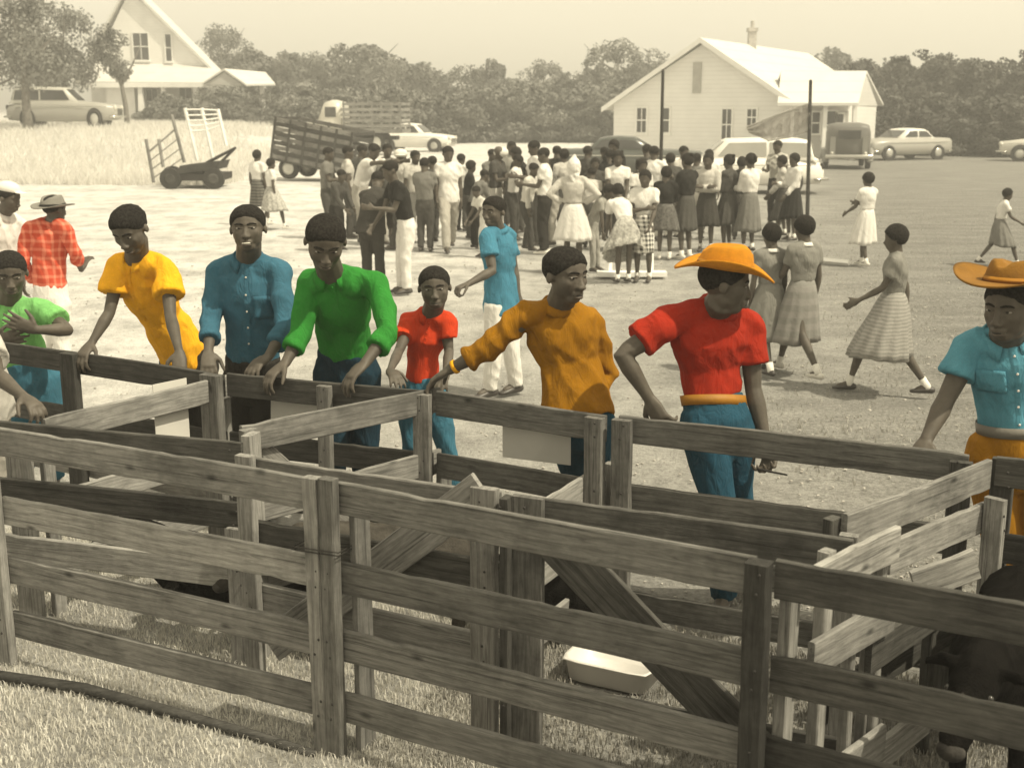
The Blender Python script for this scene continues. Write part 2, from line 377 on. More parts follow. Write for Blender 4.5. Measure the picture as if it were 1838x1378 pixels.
def patchy(th, sc=1.3):
    return lambda x, y: np.array([noise.noise((a * sc, b * sc, 5.0)) for a, b in zip(x, y)]) > th
pan_c = at_z(1104, 1212, 0)
nopan = lambda x, y: (x - pan_c.x) ** 2 + (y - pan_c.y) ** 2 > .19 ** 2
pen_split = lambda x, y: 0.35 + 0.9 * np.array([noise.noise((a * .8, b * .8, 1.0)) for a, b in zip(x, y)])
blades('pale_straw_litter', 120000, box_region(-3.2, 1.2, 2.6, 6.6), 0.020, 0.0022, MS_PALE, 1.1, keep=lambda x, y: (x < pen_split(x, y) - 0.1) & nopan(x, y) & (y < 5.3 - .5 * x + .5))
blades('shade_toned_straw_litter', 110000, box_region(-1.4, 2.6, 2.4, 6.0), 0.022, 0.0022, MS_MID, 1.0, keep=lambda x, y: (x > pen_split(x, y) - 0.8) & nopan(x, y) & (y < 5.3 - .5 * x + .3))  # pen shade on the right is put into the blade colour
blades('yard_grass', 26000, lambda n: ((lambda y: (rng.uniform(-0.6, 1, n) * 0.46 * y + 0.02 * y, y))(5.4 + 30 * rng.uniform(0, 1, n) ** 1.7)), 0.026, 0.006, MS_DARK, 1.0,
       keep=lambda x, y: (x - 0.21 * y + 3.2 * np.array([noise.noise((a * .5, b * .5, 2.0)) * .5 + .5 for a, b in zip(x, y)]) > 1.4) & patchy(-0.1)(x, y))
blades('tall_field_grass', 42000, lambda n: (lambda y: (-0.06 * y - rng.uniform(0, 1, n) * 0.44 * y, y))(38 + 50 * rng.uniform(0, 1, n) ** 1.3), 0.34, 0.022, straw_mat('bleached_grass', (0.68, 0.66, 0.61), (0.86, 0.84, 0.80), .5), 0.8,
       keep=lambda x, y: (x + 0.15 * y < -2.0 - 4 * np.array([noise.noise((a * .1, b * .1, 2.0)) for a, b in zip(x, y)])))
# loose clods and pebbles on the trodden ground
def clods():
    g = Geo()
    for i in range(2600):
        y = 5.3 + 14 * random.random() ** 2; x = random.uniform(-0.5, 0.45) * y
        if y < 5.5 - .5 * x: continue
        r = random.uniform(0.003, 0.009) * (1 + y / 16)
        g.ell((x, y, r * 0.1), (r * random.uniform(.8, 1.5), r, r * .6), Matrix.Rotation(random.random() * 6, 3, 'Z'), 5, 3)
    tag(g.build('dirt_clods', plain('clod', (0.42, 0.40, 0.37), .95, .35, 14, .5)), kind='stuff')
clods()

# ================================================================== TREES
def leaf_mat(name, lo, hi):
    m, n, b = newmat(name); geo = n.nodes.new('ShaderNodeNewGeometry'); oi = n.nodes.new('ShaderNodeObjectInfo')
    t = ntex(n, geo.outputs['Position'], 1.1, 3); f = ntex(n, geo.outputs['Position'], 9, 3, .7)
    c = mixc(n, ramp(n, t, [(0.3, lo), (0.7, hi)]), ramp(n, f, [(0.3, 0.6), (0.7, 1.25)]), 0.9, 'MULTIPLY')
    n.links.new(mixc(n, c, ramp(n, oi.outputs['Random'], [(0, 0.75), (1, 1.15)]), 0.8, 'MULTIPLY'), b.inputs['Base Color'])
    b.inputs['Roughness'].default_value = 0.7; b.inputs['Specular IOR Level'].default_value = 0.2
    return m
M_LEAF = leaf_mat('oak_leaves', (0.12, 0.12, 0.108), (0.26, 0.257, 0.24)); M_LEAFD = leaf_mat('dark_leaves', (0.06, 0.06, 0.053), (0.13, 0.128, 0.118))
M_BARK = plain('bark', (0.16, 0.15, 0.135), 0.95, 0.35, 9, 0.7)
def crown_mesh(name, seed, R, H, z0, n, leaf, lobes=9, open_=0.09):
    r = np.random.default_rng(seed); C = []
    for i in range(lobes):
        a = r.uniform(0, 2 * math.pi); q = r.uniform(0.15, 0.72) * R; zz = z0 + H * r.uniform(0.2, 0.82)
        sc = r.uniform(0.30, 0.52) * (1 - 0.35 * (zz - z0) / H)
        C.append((q * math.cos(a), q * math.sin(a), zz, R * sc))
    C.append((0, 0, z0 + H * 0.55, R * 0.5)); C.append((0, 0, z0 + H * 0.85, R * 0.3))
    C = np.array(C); k = r.integers(0, len(C), n); d = r.normal(size=(n, 3)); d /= np.linalg.norm(d, axis=1)[:, None]
    rad = r.uniform(0.45 - open_ * .4, 1.08, n) ** 0.6
    P = C[k, :3] + d * (C[k, 3] * rad)[:, None] * np.array([1, 1, 0.85])
    keep = np.array([noise.noise((p[0] * 1.1 + seed, p[1] * 1.1, p[2] * 1.1)) > -0.22 + open_ for p in P]); P = P[keep]; d = d[keep]; n = len(P)
    nn = d + r.normal(size=(n, 3)) * 0.7; nn /= np.linalg.norm(nn, axis=1)[:, None]
    u = np.cross(nn, r.normal(size=(n, 3))); u /= np.linalg.norm(u, axis=1)[:, None]; v = np.cross(nn, u)
    s = leaf * r.uniform(0.5, 1.4, n)[:, None]
    V = np.stack([P - u * s, P - v * s * 0.7, P + u * s, P + v * s * 0.7], 1).reshape(-1, 3); i = np.arange(n) * 4
    me = bpy.data.meshes.new(name); me.from_pydata(V.tolist(), [], np.stack([i, i + 1, i + 2, i + 3], 1).tolist()); return me
def trunk_mesh(name, seed, h, r0, R, lean=(0, 0)):
    rd = random.Random(seed); g = Geo()
    pts = [Vector((lean[0] * t * t + rd.uniform(-.03, .03) * h * t, lean[1] * t * t, h * t - (0.15 if t == 0 else 0))) for t in (0, .25, .5, .75, 1)]
    g.tube(pts, [r0 * 1.25, r0, r0 * .8, r0 * .55, r0 * .25], n=8)
    for i in range(7):
        t = rd.uniform(0.35, 0.9); b = pts[0].lerp(pts[-1], t); a = rd.uniform(0, 6.28); e = b + Vector((math.cos(a) * R * .65, math.sin(a) * R * .65, h * rd.uniform(.2, .4)))
        mid = b.lerp(e, .5) + Vector((0, 0, -0.05 * h)); g.tube([b, mid, e], [r0 * .38, r0 * .25, r0 * .08], n=5)
    return g.mesh(name)
VAR = []
for i in range(5):
    VAR.append((crown_mesh('crown', 100 + i, 2.6, 4.9, 0.5, 15000, 0.095, 13), trunk_mesh('trunk', i, 4.2, 0.16, 2.3)))
VARL = [crown_mesh('crown', 600 + i, 2.7, 4.4, 1.3, 12000, 0.07, 14, 0.2) for i in range(3)]
SHR = [crown_mesh('foliage', 300 + i, 1.5, 1.7, -0.1, 5200, 0.075, 9) for i in range(3)]
def tree(loc, h, label, group=None, var=0, mat=None, wide=1.0, rot=None, airy=False):
    s = h / 5.6; e = empty('oak_tree', loc, label, 'tree', group); e.rotation_euler = (0, 0, random.uniform(0, 6.28) if rot is None else rot)
    cm, tm = VAR[var % 5]
    if airy: cm = VARL[var % 3]
    if mat and mat is not M_LEAF:
        cm = cm.copy(); cm.materials.clear(); cm.materials.append(mat)
    a = link('crown', cm, M_LEAF if not cm.materials else None, e); b = link('trunk', tm, M_BARK, e, True)
    e.scale = (s * wide, s * wide, s); return e
def shrub(loc, h, label, group=None, var=0, wide=1.2):
    o = link('leafy_shrub', SHR[var % 3], M_LEAF); o.location = loc; s = h / 1.6; o.scale = (s * wide, s * wide, s); o.rotation_euler = (0, 0, random.uniform(0, 6.28))
    return tag(o, label, 'shrub', group)

GB = 'trees of the far tree line behind the yard'
# (px, py_top, depth) along the tree line
TL = [(395, 62, 112), (450, 70, 108), (520, 92, 104), (560, 82, 110), (610, 76, 102), (655, 90, 108), (700, 98, 100), (745, 112, 106), (790, 108, 112), (835, 122, 104),
      (880, 118, 110), (930, 128, 104), (975, 118, 108), (1020, 112, 100), (1065, 100, 104), (1110, 90, 98), (1150, 98, 106), (1195, 104, 112), (1440, 84, 118), (1390, 90, 120), (1490, 96, 112)]
ORD = 'first second third fourth fifth sixth seventh eighth ninth tenth eleventh twelfth thirteenth fourteenth fifteenth sixteenth seventeenth eighteenth nineteenth twentieth last'.split()
TN = ['first', 'second', 'third', 'fourth', 'fifth', 'sixth', 'seventh', 'eighth', 'ninth', 'tenth']
TR = sorted(range(len(TL)), key=lambda j: TL[j][0])
for i, (px, py, Y) in enumerate(TL):
    py += (-12, 14, -4, 18, 2)[i % 5]; p = at_y(px, py, Y); b = gz(p.x, Y); dx = 'behind the cars' if 560 < px < 820 else 'behind the white schoolhouse' if px > 1130 else 'behind the crowd' if px >= 820 else 'beside the porch house'
    tree((p.x, Y, b), p.z - b + 0.3, ORD[TR.index(i)] + ' oak from the left in the far tree line, ' + dx, GB, i, wide=(1.15, 1.5, 0.9, 1.3)[i % 4], airy=i % 3 == 0)
for i in range(34):   # lower, nearer growth that fills the foot of the tree line
    px = 400 + i * 24 + random.uniform(-10, 10); Y = random.uniform(84, 94); p = at_y(px, random.uniform(135, 172), Y); b = gz(p.x, Y)
    tree((p.x, Y, b - (p.z - b) * .34), (p.z - b) * 1.36, 'low scrub oak in the thicket before the far tree line', 'scrub oaks before the far tree line', i + 2, wide=1.5)
GR = 'dark oaks at the right edge of the field'
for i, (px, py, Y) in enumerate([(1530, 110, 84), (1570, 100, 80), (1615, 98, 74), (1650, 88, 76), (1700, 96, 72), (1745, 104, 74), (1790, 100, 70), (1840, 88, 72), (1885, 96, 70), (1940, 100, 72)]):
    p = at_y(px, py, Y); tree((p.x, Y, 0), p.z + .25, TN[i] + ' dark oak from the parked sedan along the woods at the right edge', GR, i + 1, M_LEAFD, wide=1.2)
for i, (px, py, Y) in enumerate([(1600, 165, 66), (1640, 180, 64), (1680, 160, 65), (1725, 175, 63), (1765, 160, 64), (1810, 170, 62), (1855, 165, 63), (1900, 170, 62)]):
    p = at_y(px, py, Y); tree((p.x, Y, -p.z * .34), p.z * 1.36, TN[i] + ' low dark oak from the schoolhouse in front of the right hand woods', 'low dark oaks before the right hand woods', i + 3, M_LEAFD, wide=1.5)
# big trees on the left, in front of the porch house
LT = [(30, -25, 62, 0, 1.05, 'tall spreading shade tree at the top left corner'), (-45, -40, 66, 2, 1.2, 'tall spreading shade tree leaning in from outside the left edge'),
      (105, 5, 74, 3, 1.0, 'tall shade tree behind the station wagon on the left'), (70, 62, 88, 1, 1.3, 'shorter tree in shade behind the station wagon roof')]
for px, py, Y, v, wd, lb in LT:
    p = at_y(px, py, Y); b = gz(p.x, Y); tree((p.x, Y, b), p.z - b, lb, None, v, wide=wd, airy=True)
def yard_tree():
    Y = 72; p0 = at_y(229, 222, Y); z0 = gz(p0.x, Y); top = at_y(195, 28, Y); e = empty('yard_tree', (p0.x, Y, z0), 'slender tree with a bent trunk in front of the porch house', 'tree')
    h = top.z - z0; g = Geo(); L = at_y(205, 120, Y) - p0
    P = [Vector((0, 0, -.2)), Vector((-.05, 0, h * .2)), Vector((L.x * .35, 0, h * .38)), Vector((L.x, 0, h * .55)), Vector((L.x * 1.5, 0, h * .8))]
    g.tube(P, [.17, .14, .12, .09, .04], n=8)
    g.tube([P[2], P[2] + Vector((.6, .2, h * .18)), P[2] + Vector((1.1, .3, h * .35))], [.08, .06, .02], n=6)
    g.tube([P[3], P[3] + Vector((-.9, .2, h * .1)), P[3] + Vector((-1.7, .3, h * .2))], [.07, .05, .02], n=6)
    g.build('trunk', M_BARK, e, True, org=Vector((0, 0, 0)))
    cm = crown_mesh('crown', 77, 1.9, h * .58, h * .36, 4200, .085, 12, 0.16); cr = link('crown', cm, M_LEAF, e); cr.location = (-.9, 0, 0)
yard_tree()
# ================================================================== BUILDINGS
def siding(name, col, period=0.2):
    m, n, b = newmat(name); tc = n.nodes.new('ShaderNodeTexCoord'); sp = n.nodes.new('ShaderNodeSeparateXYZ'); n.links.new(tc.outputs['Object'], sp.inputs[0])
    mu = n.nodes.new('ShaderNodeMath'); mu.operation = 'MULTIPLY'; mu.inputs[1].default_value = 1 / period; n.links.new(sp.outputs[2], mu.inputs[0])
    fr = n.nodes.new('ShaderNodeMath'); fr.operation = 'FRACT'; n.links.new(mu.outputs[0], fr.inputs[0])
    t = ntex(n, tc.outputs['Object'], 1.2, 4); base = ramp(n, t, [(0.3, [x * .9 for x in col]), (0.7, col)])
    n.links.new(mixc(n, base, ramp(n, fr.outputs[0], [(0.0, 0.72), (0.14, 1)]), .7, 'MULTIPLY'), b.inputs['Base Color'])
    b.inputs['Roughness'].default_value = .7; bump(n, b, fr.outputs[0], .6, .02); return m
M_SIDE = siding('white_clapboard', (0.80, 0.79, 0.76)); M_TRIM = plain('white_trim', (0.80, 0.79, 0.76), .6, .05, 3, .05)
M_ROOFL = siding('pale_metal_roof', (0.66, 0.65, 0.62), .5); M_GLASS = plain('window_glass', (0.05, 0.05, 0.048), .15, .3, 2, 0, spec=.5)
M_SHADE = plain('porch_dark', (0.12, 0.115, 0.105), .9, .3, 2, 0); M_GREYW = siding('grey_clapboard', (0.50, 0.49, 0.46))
def window(parent, c, w, h, nrm, mat_f=None, cols=2, rows=2, sill=True):
    """window with frame, panes and sill set into a wall; nrm is the outward wall direction"""
    mat_f = mat_f or M_TRIM
    N = Vector(nrm).normalized(); X = N.cross(Vector((0, 0, 1))).normalized(); Z = Vector((0, 0, 1)); C = Vector(c)
    M = Matrix((X, N, Z)).transposed()
    g = Geo(); t = .07
    for s in (-1, 1):
        g.box(C + X * s * (w / 2 + t / 2) + N * .03, (t / 2, .04, h / 2 + t), M); g.box(C + Z * s * (h / 2 + t / 2) + N * .03, (w / 2, .04, t / 2), M)
    for i in range(1, cols): g.box(C + X * (-w / 2 + w * i / cols) + N * .025, (.018, .02, h / 2), M)
    for i in range(1, rows): g.box(C + Z * (-h / 2 + h * i / rows) + N * .028, (w / 2, .025, .028), M)
    f = g.build('window', mat_f, parent)
    for i in range(cols):
        for j in range(rows):
            q = Geo(); cw, ch = w / cols, h / rows
            q.box(C + X * (-w / 2 + cw * (i + .5)) + Z * (-h / 2 + ch * (j + .5)) + N * .012, (cw / 2 - .015, .008, ch / 2 - .015), M); q.build('pane', M_GLASS, f, org=world_loc(parent))
    if sill:
        q = Geo(); q.box(C - Z * (h / 2 + t + .03) + N * .07, (w / 2 + t + .05, .08, .03), M); q.build('sill', mat_f, f, org=world_loc(parent))
    return f
def schoolhouse():
    Y = 60.0; Y = 62.0; pl = at_y(1102, 187, Y); kx = 484 / FPX / .9755; gw = (kx * Y - pl.x) / (.88 + .47 * kx); pr = Vector((pl.x + .88 * gw, Y - .47 * gw, 0)); zt = pl.z; pk = at_y(1252, 74, Y - .235 * gw)
    o = Vector((pl.x, Y, 0)); e = empty('schoolhouse', o, 'white clapboard schoolhouse with a steep front gable and chimney behind the crowd', 'building')
    A = Vector((pl.x, Y, 0)); B = Vector((pr.x, pr.y, 0)); d = (B - A).normalized(); back = Vector((-d.y, d.x, 0)); back = back if back.y > 0 else -back; D = 18.0
    up = Vector((0, 0, 1)); he = zt; hp = pk.z; wid = (B - A).length
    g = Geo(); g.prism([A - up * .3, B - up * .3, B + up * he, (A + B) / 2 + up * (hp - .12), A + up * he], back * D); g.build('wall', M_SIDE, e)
    ov = .55
    for s, nm in ((0, 0), (1, 1)):
        base = A if s == 0 else B; out = -d if s == 0 else d
        slope = ((A + B) / 2 + up * hp) - (base + up * he); eave = base + up * he + (-slope).normalized() * ov
        g = Geo(); r = (A + B) / 2 + up * hp; th = up * .14
        f0 = -back * .45
        g.prism([eave + f0, r + f0, r + f0 + th, eave + f0 + th], back * (D + .9)); g.build('roof', M_ROOFL, e)
        g = Geo(); g.prism([eave + f0 - back * .04 - up * .1, r + f0 - back * .04 - up * .1, r + f0 - back * .04 + th, eave + f0 - back * .04 + th], back * .035); g.build('bargeboard', M_TRIM, e)
    nrm = -back
    def on(px, py):   # point on the gable wall
        r = ray(px, py); c = Vector((0, 0, CAMH)); t = (A - c).dot(back) / r.dot(back); return c + r * t
    for px0, px1, py0, py1, cols in ((1143, 1161, 194, 238, 2), (1186, 1202, 194, 238, 1), (1296, 1313, 196, 252, 2), (1341, 1358, 196, 226, 2)):
        a = on(px0, py0); b = on(px1, py1); window(e, (a + b) / 2, abs(b.x - a.x), a.z - b.z, nrm, cols=cols, rows=2)
    a = on(1244, 112); b = on(1259, 168); g = Geo(); C = (a + b) / 2; w = (b.x - a.x); h = a.z - b.z
    M = Matrix((d, nrm, up)).transposed(); g.box(C + nrm * .02, (w / 2, .03, h / 2), M)
    for i in range(12): g.box(C + nrm * .05 + up * (-h / 2 + h * (i + .5) / 12), (w / 2, .02, h / 34), M)
    g.build('gable_vent', plain('vent_grey', (.42, .41, .38), .8, .1, 4, 0), e)
    c0 = at_y(1349, 92, Y + 4); g = Geo(); g.box((c0.x, c0.y, c0.z), (.2, .2, 1.0)); g.box((c0.x, c0.y, c0.z + 1.05), (.26, .26, .09)); g.tube([(c0.x, c0.y, c0.z + 1.1), (c0.x, c0.y, c0.z + 1.5)], [.1, .1], cap='flat')
    g.build('chimney', plain('chimney_brick', (.45, .43, .40), .9, .3, 8, .4), e)
    # lower wing on the right with its own small gable and a porch
    Yw = 57.5; wl = at_y(1412, 190, Yw); wr = at_y(1532, 190, Yw); rl = at_y(1402, 132, Yw + 2.3); rr = at_y(1556, 132, Yw + 2.3); er = at_y(1586, 192, Yw + 4.6)
    g = Geo(); he2 = wl.z; gx = wr.x; W1 = Vector((wl.x - .6, Yw, 0)); W2 = Vector((gx, Yw, 0)); W3 = Vector((er.x - .35, Yw + 4.6, 0)); W4 = Vector((wl.x - .6, Yw + 4.6, 0))
    g.prism([Vector((p.x, p.y, -.3)) for p in (W1 + Vector((0, .9, 0)), W2 + Vector((0, .9, 0)), W3, W4)], up * (he2 + .3)); g.build('wing_wall', M_SIDE, e)
    g = Geo(); a1 = Vector((wl.x - .5, Yw - .4, he2)); a2 = Vector((wr.x + .1, Yw - .4, he2)); b1 = Vector((rl.x, Yw + 2.3, rl.z)); b2 = Vector((rr.x, Yw + 2.3, rr.z)); th = up * .12
    g.prism([a1, a2, b2, b1], th); g.build('roof', M_ROOFL, e)
    g = Geo(); a1 = Vector((rl.x, Yw + 5.1, he2)); a2 = Vector((er.x + .1, Yw + 5.0, he2)); g.prism([b1, b2, a2, a1], th); g.build('roof', M_ROOFL, e)
    g = Geo(); g.prism([Vector((wr.x, Yw + .9, he2)), b2 - up * .12, Vector((er.x - .3, Yw + 4.6, he2))], (-.12, 0, 0)); g.build('wing_gable', M_SIDE, e)
    for px, yy in ((1421, Yw), (1480, Yw), (1533, Yw)):
        q = at_y(px, 220, yy); g = Geo(); g.box((q.x, yy, he2 / 2), (.09, .09, he2 / 2)); g.build('porch_post', M_TRIM, e)
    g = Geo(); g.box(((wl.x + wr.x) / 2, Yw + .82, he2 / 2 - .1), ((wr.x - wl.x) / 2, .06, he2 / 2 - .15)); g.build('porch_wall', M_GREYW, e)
    for px0, px1, py0, py1 in ((1458, 1470, 202, 240), (1478, 1498, 200, 250), (1503, 1511, 205, 250)):
        a = at_y(px0, py0, Yw + .75); b = at_y(px1, py1, Yw + .75); window(e, (a + b) / 2, b.x - a.x, a.z - b.z, (0, -1, 0), cols=1, rows=2, sill=False)
    a = at_y(1538, 205, Yw + .9); b = at_y(1548, 236, Yw + .9)
schoolhouse()

def porch_house():
    """storey and a half bungalow: steep gable over a porch that runs along the front"""
    Y = 90.0; base = at_y(330, 221, Y); e = empty('porch_house', (base.x, Y, gz(base.x, Y)), 'pale house with steep gable, upstairs windows and columned front porch on the left', 'building')
    up = Vector((0, 0, 1)); zb = gz(base.x, Y) - .3
    P = lambda px, py, dy=0: at_y(px, py, Y + dy)
    pL, pR, pk = P(150, 150, 2.5), P(412, 135, 2.5), P(232, -22, 2.5)
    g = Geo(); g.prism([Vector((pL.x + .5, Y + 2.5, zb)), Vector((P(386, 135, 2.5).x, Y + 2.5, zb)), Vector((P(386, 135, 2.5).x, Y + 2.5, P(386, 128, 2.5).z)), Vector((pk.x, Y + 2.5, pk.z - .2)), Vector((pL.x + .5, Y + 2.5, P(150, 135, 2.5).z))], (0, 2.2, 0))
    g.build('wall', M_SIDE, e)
    r = Vector((pk.x, Y + 2.1, pk.z))
    for q in (Vector((pL.x - .6, Y + 2.1, P(140, 152, 2.5).z)), Vector((P(392, 137, 2.5).x, Y + 2.1, P(392, 138, 2.5).z))):
        g = Geo(); g.prism([q, r, r + up * .25, q + up * .25], (0, 2.6, 0)); g.build('roof', M_ROOFL, e)
    # porch roof: sloping sheet below the upstairs windows
    a, b, c, d = P(150, 150, -.3), P(402, 152, -.3), P(385, 122, 2.5), P(160, 115, 2.5)
    g = Geo(); g.prism([a, b, c, d], up * .14); g.build('porch_roof', M_ROOFL, e)
    g = Geo(); aa, bb = P(150, 150, -.25), P(402, 152, -.25); g.box(((aa.x + bb.x) / 2, Y - .25, aa.z - .12), ((bb.x - aa.x) / 2, .06, .16)); g.build('porch_beam', M_TRIM, e)
    # small cross gable and its side porch on the right
    x0, x1, xa = P(372, 152).x, P(440, 155).x, P(405, 128).x
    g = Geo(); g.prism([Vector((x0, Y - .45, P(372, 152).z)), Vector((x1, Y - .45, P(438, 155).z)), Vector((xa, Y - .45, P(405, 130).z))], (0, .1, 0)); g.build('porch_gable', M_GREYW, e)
    g = Geo(); g.prism([Vector((xa, Y - .6, P(405, 127).z)), Vector((x1 + .2, Y - .6, P(440, 155).z)), Vector((P(487, 152).x, Y + 1.5, P(487, 153).z)), Vector((P(462, 132).x, Y + 3, P(462, 131).z))], up * .13); g.build('porch_roof', M_ROOFL, e)
    g = Geo(); g.prism([Vector((xa, Y - .6, P(405, 127).z)), Vector((x0 - .2, Y - .6, P(370, 152).z)), Vector((x0 + .5, Y + 2, P(380, 150).z)), Vector((xa + .8, Y + 2.5, P(415, 130).z))], up * .12); g.build('porch_roof', M_ROOFL, e)
    for px, dy in ((252, 0), (293, 0), (351, 0), (425, 0), (470, 1.4)):
        t = P(px, 155, dy); g = Geo(); bw = .30 if px < 400 else .24
        g.tube([(t.x, Y + dy, zb + .9), (t.x, Y + dy, t.z)], [bw, .2], cap='flat', n=4, sv=(1, 1, 0)); g.build('porch_column', M_TRIM, e)
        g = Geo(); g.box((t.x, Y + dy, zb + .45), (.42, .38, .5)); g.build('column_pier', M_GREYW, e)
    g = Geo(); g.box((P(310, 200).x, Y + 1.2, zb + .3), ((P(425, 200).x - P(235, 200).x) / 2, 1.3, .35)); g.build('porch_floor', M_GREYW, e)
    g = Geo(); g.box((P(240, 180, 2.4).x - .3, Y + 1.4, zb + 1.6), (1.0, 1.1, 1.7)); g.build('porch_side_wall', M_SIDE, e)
    for px0, px1, py0, py1 in ((238, 268, 60, 108), (296, 309, 62, 110)):
        a, b = P(px0, py0, 2.45), P(px1, py1, 2.45); window(e, (a + b) / 2, b.x - a.x, a.z - b.z, (0, -1, 0), cols=1 if px1 - px0 < 20 else 2, rows=2)
    for px0, px1, py0, py1 in ((262, 285, 160, 205), (322, 346, 158, 198), (398, 418, 162, 215)):
        a, b = P(px0, py0, 2.45), P(px1, py1, 2.45); window(e, (a + b) / 2, b.x - a.x, a.z - b.z, (0, -1, 0), cols=2, rows=2)
    g = Geo(); a = P(372, 162, 2.45); g.box((a.x, Y + 2.44, a.z - 1.0), (.9, .04, 1.05)); g.build('door', M_GREYW, e)
    for i, (px, py, dy, h) in enumerate(((300, 215, -1.6, 2.0), (325, 218, -1.4, 1.6), (275, 214, -1.5, 1.4))):
        q = P(px, py, dy); shrub((q.x, q.y, gz(q.x, q.y)), h, ('tall', 'middling', 'small')[i] + ' leafy shrub growing against the house porch', None, i)
    q = P(460, 220, -.5); shrub((q.x, Y - .5, gz(q.x, Y)), .9, 'long low hedge bush beside the porch end', None, 1, 2.6)
porch_house()
# small far house seen through the trees on the left
# ================================================================== PENS
M_NAIL = plain('nail_head', (0.03, 0.028, 0.026), .6, .2, 9, 0)
BH, BT = 0.119, 0.024
def hurdle(A, B, rails, posts, label, mat=None, brace=None, top=1.0, face=1, nails=True, postmat=None, group='hurdles of the stock pens'):
    """A, B plan ends of the rails; rails = (end-a top, end-b top[, mat]); posts = (t, side, top, mat); face=+1 puts posts on the camera side"""
    A, B = Vector((A[0], A[1], 0)), Vector((B[0], B[1], 0)); d = (B - A).normalized(); nrm = Vector((d.y, -d.x, 0)); L = (B - A).length
    if nrm.dot(-A) < 0: nrm = -nrm
    mat = mat or M_WOOD; e = empty('pen_hurdle', A, label, 'fence panel', group)
    ng = Geo()
    for r in rails:
        za, zb = r[0], r[1]; m = r[2] if len(r) > 2 and r[2] else mat; h = r[3] if len(r) > 3 else BH
        t0, t1 = (r[4], r[5]) if len(r) > 5 else (0, 1); jit = random.uniform(-.006, .006)
        off = nrm * random.uniform(-.0015, .0015)
        plank('rail', A.lerp(B, t0) + Vector((0, 0, za - h / 2)) + off, A.lerp(B, t1) + Vector((0, 0, zb - h / 2 + jit)) + off, h, BT, m, e)
    for p in posts:
        t, side, zt = p[0], p[1], p[2]; m = p[3] if len(p) > 3 and p[3] else (postmat or mat); w = p[4] if len(p) > 4 else .085; th = p[5] if len(p) > 5 else .04
        q = A + d * (L * t) + nrm * side * (BT / 2 + th / 2 + .002)
        lean = Vector((random.uniform(-.008, .008), random.uniform(-.008, .008), 0))
        plank('post', q + Vector((0, 0, -.05)), q + Vector((0, 0, zt)) + lean, w, th, m, e, up=d, warp=.002)
        if nails and side > 0:
            for r in rails:
                zz = r[0] + (r[1] - r[0]) * t - BH / 2
                for dz in (-.03, .03): ng.ell(q + nrm * (th / 2 + .001) + Vector((0, 0, zz + dz)) + d * random.uniform(-.015, .015), (.0055, .0055, .0055), n=6, m=4)
    if brace:
        for (t0, z0, t1, z1, side, m, w) in brace:
            off = nrm * side * (BT + .003)
            plank('brace', A + d * L * t0 + off + Vector((0, 0, z0)), A + d * L * t1 + off + Vector((0, 0, z1)), w, BT, m or mat, e)
    if ng.F: tag(ng.build('nail_heads', M_NAIL, e, True), kind='stuff')
    return e
P1 = lambda px, py, z: at_z(px, py, z)
# --- front row
F0 = P1(3, 768, 1.03); F1 = P1(588, 860, 1.03); F2 = P1(1376, 1000, 1.03); F3 = P1(1838, 1082, 1.03)
fd = (F2 - F0).normalized()
def fl(t): return F0 + (F2 - F0) * t
RZ = [(1.03, 1.03), (.735, .735), (.475, .475), (.235, .235)]
hurdle(F0 - fd * .03, F1 - fd * .045, RZ, [(-.012, 1, 1.02, M_WOODL, .07), (1.009, 1, 1.045, None, .062, .045)], 'long front fence panel at the lower left, four pale weathered boards', M_WOODA)
hurdle(F1 + fd * .045, F2 - fd * .03, RZ, [(-.009, 1, 1.05, None, .062, .045), (.03, -1, .97, M_WOODL, .03, .09), (1.018, 1, 1.03, M_WOODD, .07, .06)], 'front fence panel in the middle between the doubled post and the right hand post', M_WOODB)
F4 = F3 + (F3 - F2) * .9
hurdle(F2 + fd * .03, F4, RZ, [(.018, -1, .98, M_WOODL, .04, .09), (.96, 1, 1.03, M_WOODD)], 'darkest front fence panel at the lower right corner', M_WOODD)  # darkening toward this corner is put into the wood tone
FL = F0 - fd * 1.7
hurdle(FL, F0 - fd * .05, RZ, [(-.01, 1, 1.03)], 'front fence panel running out of the picture at the lower left edge', M_WOODA)
# wire tie round the doubled post
def wire_tie():
    g = Geo(); c = Vector((F1.x, F1.y, 0)); z = .79
    up = Vector((0, 0, 1)); nrm = Vector((fd.y, -fd.x, 0)); nrm = nrm if nrm.y < 0 else -nrm
    for k in range(2):
        zz = z - k * .012; pts = [c + fd * a + nrm * b + up * (zz + (a * .05)) for a, b in ((-.11, -.02), (-.11, .068), (0, .07), (.085, .068), (.085, -.02), (-.11, -.02))]
        for i in range(5): g.tube([pts[i], pts[i + 1]], [.0022, .0022], n=5)
    tag(g.build('wire_tie', M_DARK, None, True), 'thin dark wire wrapped round the doubled front post', 'wire')
wire_tie()
